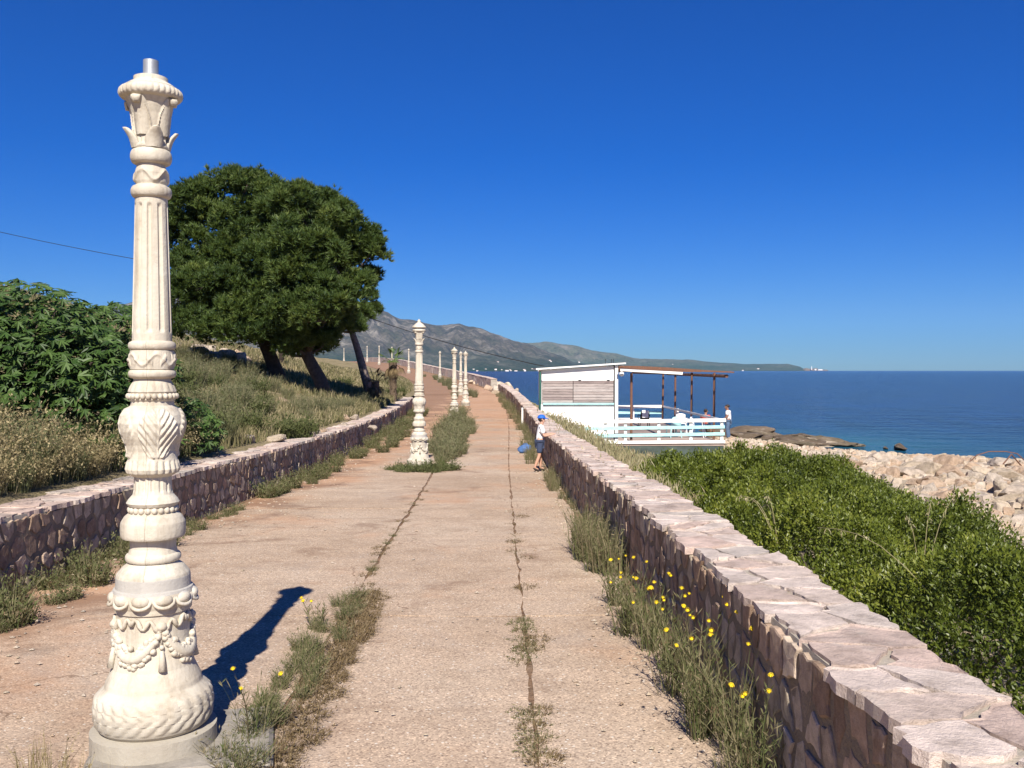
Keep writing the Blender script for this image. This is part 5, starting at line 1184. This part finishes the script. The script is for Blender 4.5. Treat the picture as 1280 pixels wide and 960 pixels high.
ter = thing('terrace', 'raised terrace with white and turquoise railings and brown plank pergola', 'terrace', (0, 0, 0))
ty0, ty1, tx0, tx1, tz = 35.3, 49.2, 2.95, 7.95, -1.02
mb = MB(); mb.box(((tx0 + tx1) / 2, (ty0 + ty1) / 2, tz - .05), (tx1 - tx0, ty1 - ty0, .1)); mb.build('floor', M['deck_concrete'], ter)
mb = MB(); mb.box(((tx0 + tx1) / 2, ty0 + .17, tz - .76), (tx1 - tx0 - .04, .3, 1.3)); mb.build('base_wall', M['fascia'], ter)
mb = MB(); mb.box((tx1 - .2, (ty0 + ty1) / 2, tz - .85), (.3, ty1 - ty0 - 1, 1.3)); mb.build('base_wall', M['fascia'], ter)
def rail(x0, y0, x1, y1, z0, z1, d, mat, nm):
    L = math.hypot(x1 - x0, y1 - y0); mb = MB(); a = math.atan2(y1 - y0, x1 - x0)
    mb.box((0, 0, 0), (L, d[0], d[1]), 0, .5, .006); o = mb.build(nm, mat, ter, loc=((x0 + x1) / 2, (y0 + y1) / 2, (z0 + z1) / 2)); o.rotation_euler = (0, -math.atan2(z1 - z0, L), a)
rail(tx0 + .1, ty0, tx1 + .05, ty0, tz + .80, tz + .86, (.12, .13), WP, 'top_rail')
rail(tx0 - .3, ty0 - .04, tx1, ty0 - .04, tz + .54, tz + .61, (.03, .12), TP, 'middle_rail')
rail(tx0 - .3, ty0 - .04, tx1, ty0 - .04, tz + .26, tz + .35, (.03, .12), TP, 'middle_rail')
rail(tx0, ty0, tx1 + .02, ty0, tz + .02, tz + .05, (.12, .11), WP, 'bottom_rail')
for x in (tx0 + .55, 4.25, 5.5, 6.7, 7.86): mb = MB(); mb.box((x, ty0 + .05, tz + .42), (.11, .08, .80), 0, .5, .006); mb.build('rail_post', WP, ter)
rail(5.35, ty1 - .1, 7.85, ty1 - .1, tz + .82, tz + .84, (.1, .16), WP, 'top_rail')
rail(5.35, ty1 - .1, 7.85, ty1 - .1, tz + .52, tz + .52, (.04, .13), TP, 'middle_rail')
rail(5.35, ty1 - .1, 7.85, ty1 - .1, tz + .18, tz + .18, (.04, .13), WP, 'bottom_rail')
mb = MB(); mb.box((6.3, ty1 - .1, tz + .43), (.12, .08, .82), 0, .5, .006); mb.build('rail_post', WP, ter)
rail(7.85, ty1 - .1, 7.9, ty0 + .1, tz + .85, tz + .85, (.06, .09), M['plastic'], 'top_rail')
mb = MB(); mb.box((7.92, 45.2, tz + .42), (.16, .16, .95), 0, .5, .006); mb.build('rail_post', WP, ter)
for x, y in ((4.55, 36.0), (7.82, 49), (7.95, 46), (7.98, 42), (8.0, 37.4)):
    mb = MB(); mb.tube([(x, y, tz - .1), (x + random.uniform(-.03, .03), y, 1.60)], .048, 8); mb.build('pergola_post', M['rust'], ter)
for x in (4.5, 6.3, 8.1): mb = MB(); mb.tube([(x, 35.6, 1.70 - .06 * (x - 4.5)), (x, 49.2, 1.66 - .04 * (x - 4.5))], .07, 6); mb.build('pergola_beam', M['rust'], ter)
y = 35.45; k = 0
while y < 49.2:
    w = random.uniform(.10, .2); mb = MB(); dz = random.uniform(-.02, .02); sag = random.uniform(-.03, .03)
    n_ = 5; xs_ = np.linspace(4.0, 8.42 + random.uniform(-.12, .1), n_)
    for i in range(n_ - 1):
        xa, xb = xs_[i], xs_[i + 1]; za, zb = 1.84 - .050 * (xa - 4) + dz + sag * math.sin(i), 1.84 - .050 * (xb - 4) + dz + sag * math.sin(i + 1)
        mb.add([(xa, y, za), (xb, y, zb), (xb, y + w, zb), (xa, y + w, za), (xa, y, za + .05), (xb, y, zb + .05), (xb, y + w, zb + .05), (xa, y + w, za + .05)], [(0, 3, 2, 1), (4, 5, 6, 7), (0, 1, 5, 4), (2, 3, 7, 6)] + ([(3, 0, 4, 7)] if i == 0 else []) + ([(1, 2, 6, 5)] if i == n_ - 2 else []), random.random())
    mb.build('roof_plank', M['rust'], ter); y += w + random.choice([.35, .5, .8])
mb = MB(); mb.box((0, 0, 0), (2.35, .06, .10)); o = mb.build('white_beam', WP, ter, loc=(5.25, 35.55, 1.66)); o.rotation_euler = (0, .06, 0)
lg = thing('globe_lamp', 'round white globe lamp hanging under the pergola beside the hut', 'lamp', (px2x(777, 36), 36, 1.7 - 4.5 / 1180 * 36))
mb = MB(); mb.ball((0, 0, 0), .095, 14, 9); mb.build('globe', M['lamp_glass'], lg, True)
mb = MB(); mb.tube([(0, 0, .08), (0, 0, .2)], .015, 6); mb.build('stem', M['darkwire'], lg)
def chair(label, x, y, rz, mat, z=tz):
    r = thing('garden_chair', label, 'chair', (x, y, z), rz)
    mb = MB(); mb.box((0, 0, .42), (.46, .46, .035), 0, .5, .01); mb.build('seat', mat, r)
    V = []; F = []
    for i in range(6):
        for j in range(6):
            u, v = -1 + i / 2.5, j / 5; V.append((u * .22 * (1 - .12 * v), .22 + .10 * v - .03 * (1 - u * u), .44 + v * .42 * (1 - .12 * u * u)))
    F = [(i * 6 + j, i * 6 + j + 1, i * 6 + j + 7, i * 6 + j + 6) for i in range(5) for j in range(5)]; o = obj('backrest', V, F, mat, r, True); s_ = o.modifiers.new('s', 'SOLIDIFY'); s_.thickness = .025
    for sx in (-1, 1):
        for sy in (-1, 1): mb = MB(); mb.tube([(sx * .24, sy * .24, 0), (sx * .2, sy * .2, .42)], [.018, .024], 6); mb.build('leg', mat, r)
        mb = MB(); mb.tube([(sx * .22, -.2, .42), (sx * .25, -.18, .63), (sx * .25, .1, .65), (sx * .22, .25, .62)], .02, 6); mb.build('armrest', mat, r)
    return r
chair('white plastic chair with its rounded back towards the railing on the terrace', 7.35, 41.0, 2.9, M['plastic'])
chair('white plastic chair right of the low table on the terrace', 7.6, 38.4, 1.2, M['plastic'])
chair('turquoise plastic chair behind the front railing of the terrace', 6.55, 38.2, 3.4, TP)
chair('black chair with a white towel over its back, left on the terrace', 6.15, 44.0, 3.2, M['black'])
tw = thing('towel', 'white towel draped over the back of the black chair on the terrace', 'towel', (6.15, 44.0, tz), 3.2)
mb = MB(); mb.box((0, .315, .70), (.30, .05, .36), 0, .5, .02); mb.build('cloth', M['white_cloth'], tw)
tb = thing('low_table', 'small low table standing between the chairs on the terrace', 'table', (7.1, 39.3, tz))
mb = MB(); mb.box((0, 0, .62), (.8, .7, .04), 0, .5, .01); mb.build('top', M['fascia'], tb)
for sx in (-1, 1):
    for sy in (-1, 1): mb = MB(); mb.tube([(sx * .33, sy * .28, 0), (sx * .33, sy * .28, .60)], .025, 6); mb.build('leg', M['fascia'], tb)

# ------------------------------------------------------------------ people
def skin(name, verts, edges, radii, mat, parent, root=0, sub=2):
    me = bpy.data.meshes.new(name); me.from_pydata(verts, edges, []); me.materials.append(mat); o = link(name, me, parent)
    md = o.modifiers.new('skin', 'SKIN'); md.use_smooth_shade = True
    for i, r in enumerate(radii): sv = me.skin_vertices[0].data[i]; sv.radius = (r, r) if not hasattr(r, '__len__') else r; sv.use_root = (i == root)
    s_ = o.modifiers.new('sub', 'SUBSURF'); s_.levels = sub; s_.render_levels = sub; return o
def person(label, loc, rz, J, shirt, legs, legname, skinm, scale, sleeve=.6, shoe=None, long=False):
    """J: joints in metres for a standing adult of 1.75, x = facing direction"""
    r = thing('person', label, 'person', loc, rz); r.scale = (scale,) * 3
    V, E, Q = [], [], []
    def a(p, rad, par=None):
        V.append(tuple(p)); Q.append(rad); i = len(V) - 1
        if par is not None: E.append((par, i))
        return i
    pel = a(J['pelvis'], .105); sp = a(J['spine'], .11, pel); ch = a(J['chest'], .115, sp); nk = a(J['neck'], .052, ch); hb = a(J['jaw'], .07, nk); hd = a(J['head'], .088, hb); ht = a(J['crown'], .062, hd)
    fw = np.array(J['face']); ns = a(np.array(J['head']) + fw * .09 + np.array([0, 0, -.015]), .018, hd)
    for s in ('l', 'r'):
        sh = a(J['sh' + s], .052, ch); el = a(J['el' + s], .038, sh); wr = a(J['wr' + s], .027, el); hv = np.array(J['wr' + s]) - np.array(J['el' + s]); hv = hv / np.linalg.norm(hv); pm = a(np.array(J['wr' + s]) + hv * .06, .030, wr)
        sdv = np.cross(hv, [0, 0, 1.]); sdv = sdv / (np.linalg.norm(sdv) + 1e-6)
        for k in range(4): f1 = a(np.array(V[pm]) + hv * .045 + sdv * (.027 - .018 * k), .0095, pm); a(np.array(V[f1]) + hv * (.035 + .008 * (k in (1, 2))) + np.array([0, 0, -.015]), .008, f1)
        a(np.array(V[wr]) + hv * .05 + sdv * .05, .010, wr)
        hp = a(J['hip' + s], .083, pel); kn = a(J['kn' + s], .055, hp); cf = a(np.array(J['kn' + s]) * .6 + np.array(J['an' + s]) * .4, .052, kn); an = a(J['an' + s], .034, cf); a(J['to' + s], .034, an)
    skin('body', V, E, Q, skinm, r)
    # clothes follow the limbs
    V, E, Q = [], [], []
    pel = a(np.array(J['pelvis']) + np.array([0, 0, .0]), .135); sp = a(J['spine'], .133, pel); ch = a(J['chest'], .137, sp); a(np.array(J['chest']) * .35 + np.array(J['neck']) * .65, .075, ch)
    for s in ('l', 'r'): sh = a(np.array(J['sh' + s]) + np.array([0, 0, .012]), .088, ch); a(np.array(J['sh' + s]) * (1 - sleeve) + np.array(J['el' + s]) * sleeve, .072, sh)
    skin('shirt', V, E, Q, shirt, r)
    V, E, Q = [], [], []
    pel = a(np.array(J['pelvis']) - np.array([0, 0, .03]), .128)
    for s in ('l', 'r'):
        hp = a(J['hip' + s], .104, pel); kn = a(J['kn' + s] if long else np.array(J['hip' + s]) * .12 + np.array(J['kn' + s]) * .88, .078 if long else .092, hp)
        if long: a(np.array(J['an' + s]) + np.array([0, 0, .04]), .062, kn)
    skin(legname, V, E, Q, legs, r)
    for s in ('l', 'r'):
        an, to = np.array(J['an' + s]), np.array(J['to' + s]); skin('shoe', [tuple(an + (an - to) * .2 + np.array([0, 0, -.03])), tuple(an * .5 + to * .5 + np.array([0, 0, -.025])), tuple(to + (to - an) * .18 + np.array([0, 0, -.005]))], [(0, 1), (1, 2)], [.042, .046, .038], shoe or M['black'], r)
    mb = MB()
    for sg in (-1, 1):
        sd2 = np.cross(fw, [0, 0, 1.]); mb.ball(tuple(np.array(J['head']) + fw * .082 + sd2 * .032 * sg + np.array([0, 0, .012])), .011, 6, 4)
    mb.build('eyes', M['black'], r, True)
    for sg in (-1, 1): mb = MB(); sd2 = np.cross(fw, [0, 0, 1.]); mb.ball(tuple(np.array(J['head']) + sd2 * .088 * sg + np.array([0, 0, -.01])), (.022, .022, .035), 8, 6); mb.build('ear', skinm, r, True)
    mb = MB(); mb.ball(tuple(np.array(J['head']) + fw * .080 + np.array([0, 0, -.058])), (.02, .024, .007), 8, 4); mb.build('mouth', M['red_cloth'], r, True)
    return r
# boy leaning on the wall, facing the sea (adult joints scaled down, head enlarged through its own radii)
Jb = dict(pelvis=(.02, 0, .86), spine=(.04, 0, 1.03), chest=(.05, 0, 1.22), neck=(.07, 0, 1.39), jaw=(.10, 0, 1.46), head=(.09, 0, 1.55), crown=(.08, 0, 1.64), face=(1, 0, 0),
          shl=(.05, .17, 1.31), ell=(.14, .22, 1.06), wrl=(.36, .16, 1.10), shr=(.05, -.17, 1.31), elr=(.13, -.22, 1.05), wrr=(.36, -.15, 1.10),
          hipl=(.02, .09, .82), knl=(.06, .10, .46), anl=(.06, .11, .08), tol=(.19, .12, .04), hipr=(.02, -.09, .82), knr=(0, -.10, .47), anr=(-.14, -.10, .11), tor=(-.02, -.10, .035))
boy = person('boy in white tee shirt, navy shorts and blue cap leaning on the sea side wall', (.51, 17.9, float(zr(17.9)) + .01), R(6), Jb, M['white_cloth'], M['navy_cloth'], 'shorts', M['skin'], .635, .75, M['hair'])
mb = MB(); hc = np.array(Jb['head']) + np.array([-.012, 0, .045])
V = []; F = []; nu, nv = 14, 6
for i in range(nv + 1):
    p = math.pi / 2 * i / nv
    for j in range(nu): a_ = 6.2832 * j / nu; V.append(hc + np.array([.128 * math.cos(p) * math.cos(a_), .118 * math.cos(p) * math.sin(a_), .11 * math.sin(p) - .012]))
F = [(i * nu + j, i * nu + (j + 1) % nu, (i + 1) * nu + (j + 1) % nu, (i + 1) * nu + j) for i in range(nv) for j in range(nu)]
mb.add(V, F); Bv = []
for i in range(2):
    for j in range(9): a_ = -1.0 + 2.0 * j / 8; rr = (.115, .215 - .05 * abs(a_))[i]; Bv.append(hc + np.array([rr * math.cos(a_), (.115 + .02 * i) * math.sin(a_), -.012 - .02 * i]))
Bt = [q + np.array([0, 0, .012]) for q in Bv]
mb.add(Bv + Bt, [(j, j + 1, 10 + j, 9 + j) for j in range(8)] + [(18 + j, 27 + j, 28 + j, 19 + j) for j in range(8)] + [(9 + j, 10 + j, 28 + j, 27 + j) for j in range(8)])
mb.build('cap', M['blue_cloth'], boy, True)
mb = MB(); mb.ball(tuple(np.array(Jb['head']) + np.array([-.03, 0, .005])), (.088, .097, .088), 12, 8); mb.build('hair', M['hair'], boy, True)
Ja = dict(pelvis=(0, 0, .95), spine=(.01, 0, 1.10), chest=(.01, 0, 1.30), neck=(.03, 0, 1.47), jaw=(.06, 0, 1.54), head=(.05, 0, 1.62), crown=(.04, 0, 1.70), face=(1, 0, 0),
          shl=(.0, .20, 1.40), ell=(.02, .26, 1.13), wrl=(.22, .22, 1.03), shr=(.0, -.20, 1.40), elr=(.02, -.26, 1.13), wrr=(.22, -.22, 1.02),
          hipl=(0, .10, .90), knl=(.02, .11, .50), anl=(-.01, .12, .09), tol=(.14, .14, .04), hipr=(0, -.10, .90), knr=(.02, -.11, .50), anr=(-.03, -.12, .09), tor=(.12, -.14, .04))
mx, my = px2x(910.5, 45.0), 45.0
man = person('man in white tee shirt and blue jeans standing at the right end of the railing', (mx, my, 1.7 - (551 - 463) / 1180 * my), R(160), Ja, M['white_cloth'], M['jeans'], 'jeans', M['tan_skin'], 1.0, .65, long=True); man.scale = (1.2, 1.2, 1)
mb = MB(); mb.ball((.03, 0, 1.655), (.092, .088, .08), 12, 8); mb.build('hair', M['hair'], man, True)
o = link('ledge_rock', RF[1], None, (mx, my, 1.7 - (551 - 463) / 1180 * my - .5), (0, 0, .4), (1.6, 1.3, .9)); tag(o, 'flat brown rock ledge on which the man in jeans stands', 'rock')
o = link('ledge_rock', RK[3], None, (px2x(926, 43), 43, -1.55), (0, 0, 1.4), (.8, .6, .4)); tag(o, 'reddish flat rock in front of the man at the terrace end', 'rock')
Js = dict(Ja); off = .46
for k in ('pelvis', 'spine', 'chest', 'neck', 'jaw', 'head', 'crown', 'shl', 'shr', 'ell', 'elr', 'hipl', 'hipr'): v = Ja[k]; Js[k] = (v[0], v[1], v[2] - off)
Js.update(wrl=(.30, .14, .62), wrr=(.30, -.14, .62), knl=(.42, .11, .50), anl=(.45, .12, .08), tol=(.60, .13, .04), knr=(.42, -.11, .50), anr=(.45, -.12, .08), tor=(.60, -.13, .04))
sx_, sy_ = px2x(882, 45.5), 45.5; sz_ = 1.7 - (511 - 463) / 1180 * sy_ - 1.27
sit = person('person in a red top sitting on a rock behind the sloping rail', (sx_, sy_, sz_), R(60), Js, M['red_cloth'], M['navy_cloth'], 'shorts', M['tan_skin'], 1.0, .5)
mb = MB(); mb.ball((.03, 0, 1.655 - off), (.092, .09, .085), 12, 8); mb.build('hair', M['hair'], sit, True)
o = link('seat_rock', RF[0], None, (sx_, sy_, sz_ - .15), (0, 0, .2), (.75, .6, .9)); tag(o, 'brown rock under the sitting person in red', 'rock')

# ------------------------------------------------------------------ small things
bg_ = thing('cloth_bag', 'crumpled blue bag lying on the road at the foot of the sea wall', 'bag', (px2x(657, 22.5), 22.5, float(zr(22.5))))
V = []; F = []; nu, nv = 16, 9
for i in range(nv + 1):
    p = -math.pi / 2 + math.pi * i / nv
    for j in range(nu):
        a_ = 6.2832 * j / nu; w_ = 1 + .22 * math.sin(a_ * 3 + i) + .1 * math.sin(a_ * 7 + i * 2); V.append((.16 * math.cos(p) * math.cos(a_) * w_, .12 * math.cos(p) * math.sin(a_) * w_, max(0, .085 + .10 * math.sin(p) * (1 + .3 * math.cos(a_ * 2)))))
F = [(i * nu + j, i * nu + (j + 1) % nu, (i + 1) * nu + (j + 1) % nu, (i + 1) * nu + j) for i in range(nv) for j in range(nu)]
obj('body', V, F, M['bag_cloth'], bg_, True)
mb = MB(); mb.tube([(-.08, 0, .13), (-.05, .02, .22), (.03, .02, .23), (.08, 0, .14)], .012, 6); mb.build('handle', M['bag_cloth'], bg_, True)
Y = 36.2; wp_ = thing('white_stake', 'white stake standing against the inner face of the sea wall', 'stake', (float(fR(Y)) - .07, Y, float(zr(Y))))
mb = MB(); mb.box((0, 0, .30), (.07, .06, .66), 0, .5, .008); mb.build('stake', WP, wp_)
# overhead cable: two spans over a pole hidden behind the pines
mb = MB()
def span(a, b, sag): return [(a[0] + (b[0] - a[0]) * t, a[1] + (b[1] - a[1]) * t, a[2] + (b[2] - a[2]) * t - sag * 4 * t * (1 - t)) for t in np.linspace(0, 1, 24)]
A = (hx0 + .1, 36.3, 1.86); Bp = pp(352, 352, 48.0); Cp = pp(-60, 276, 55.0)
L = span(A, Bp, .38) + span(Bp, Cp, .25)[1:]
mb.tube(L, .017, 5); tag(mb.build('overhead_cable', M['darkwire']), 'black cable running from the hut roof up behind the pines to the left', 'cable')
pr = thing('utility_pole', 'wooden pole carrying the cable, hidden behind the pines', 'pole', (Bp[0], Bp[1], zL(Bp[0], Bp[1])))
mb = MB(); mb.tube([(0, 0, -.5), (0, 0, Bp[2] - zL(Bp[0], Bp[1]) + .1)], [.13, .09], 10); mb.build('pole', M['bark'], pr, True)
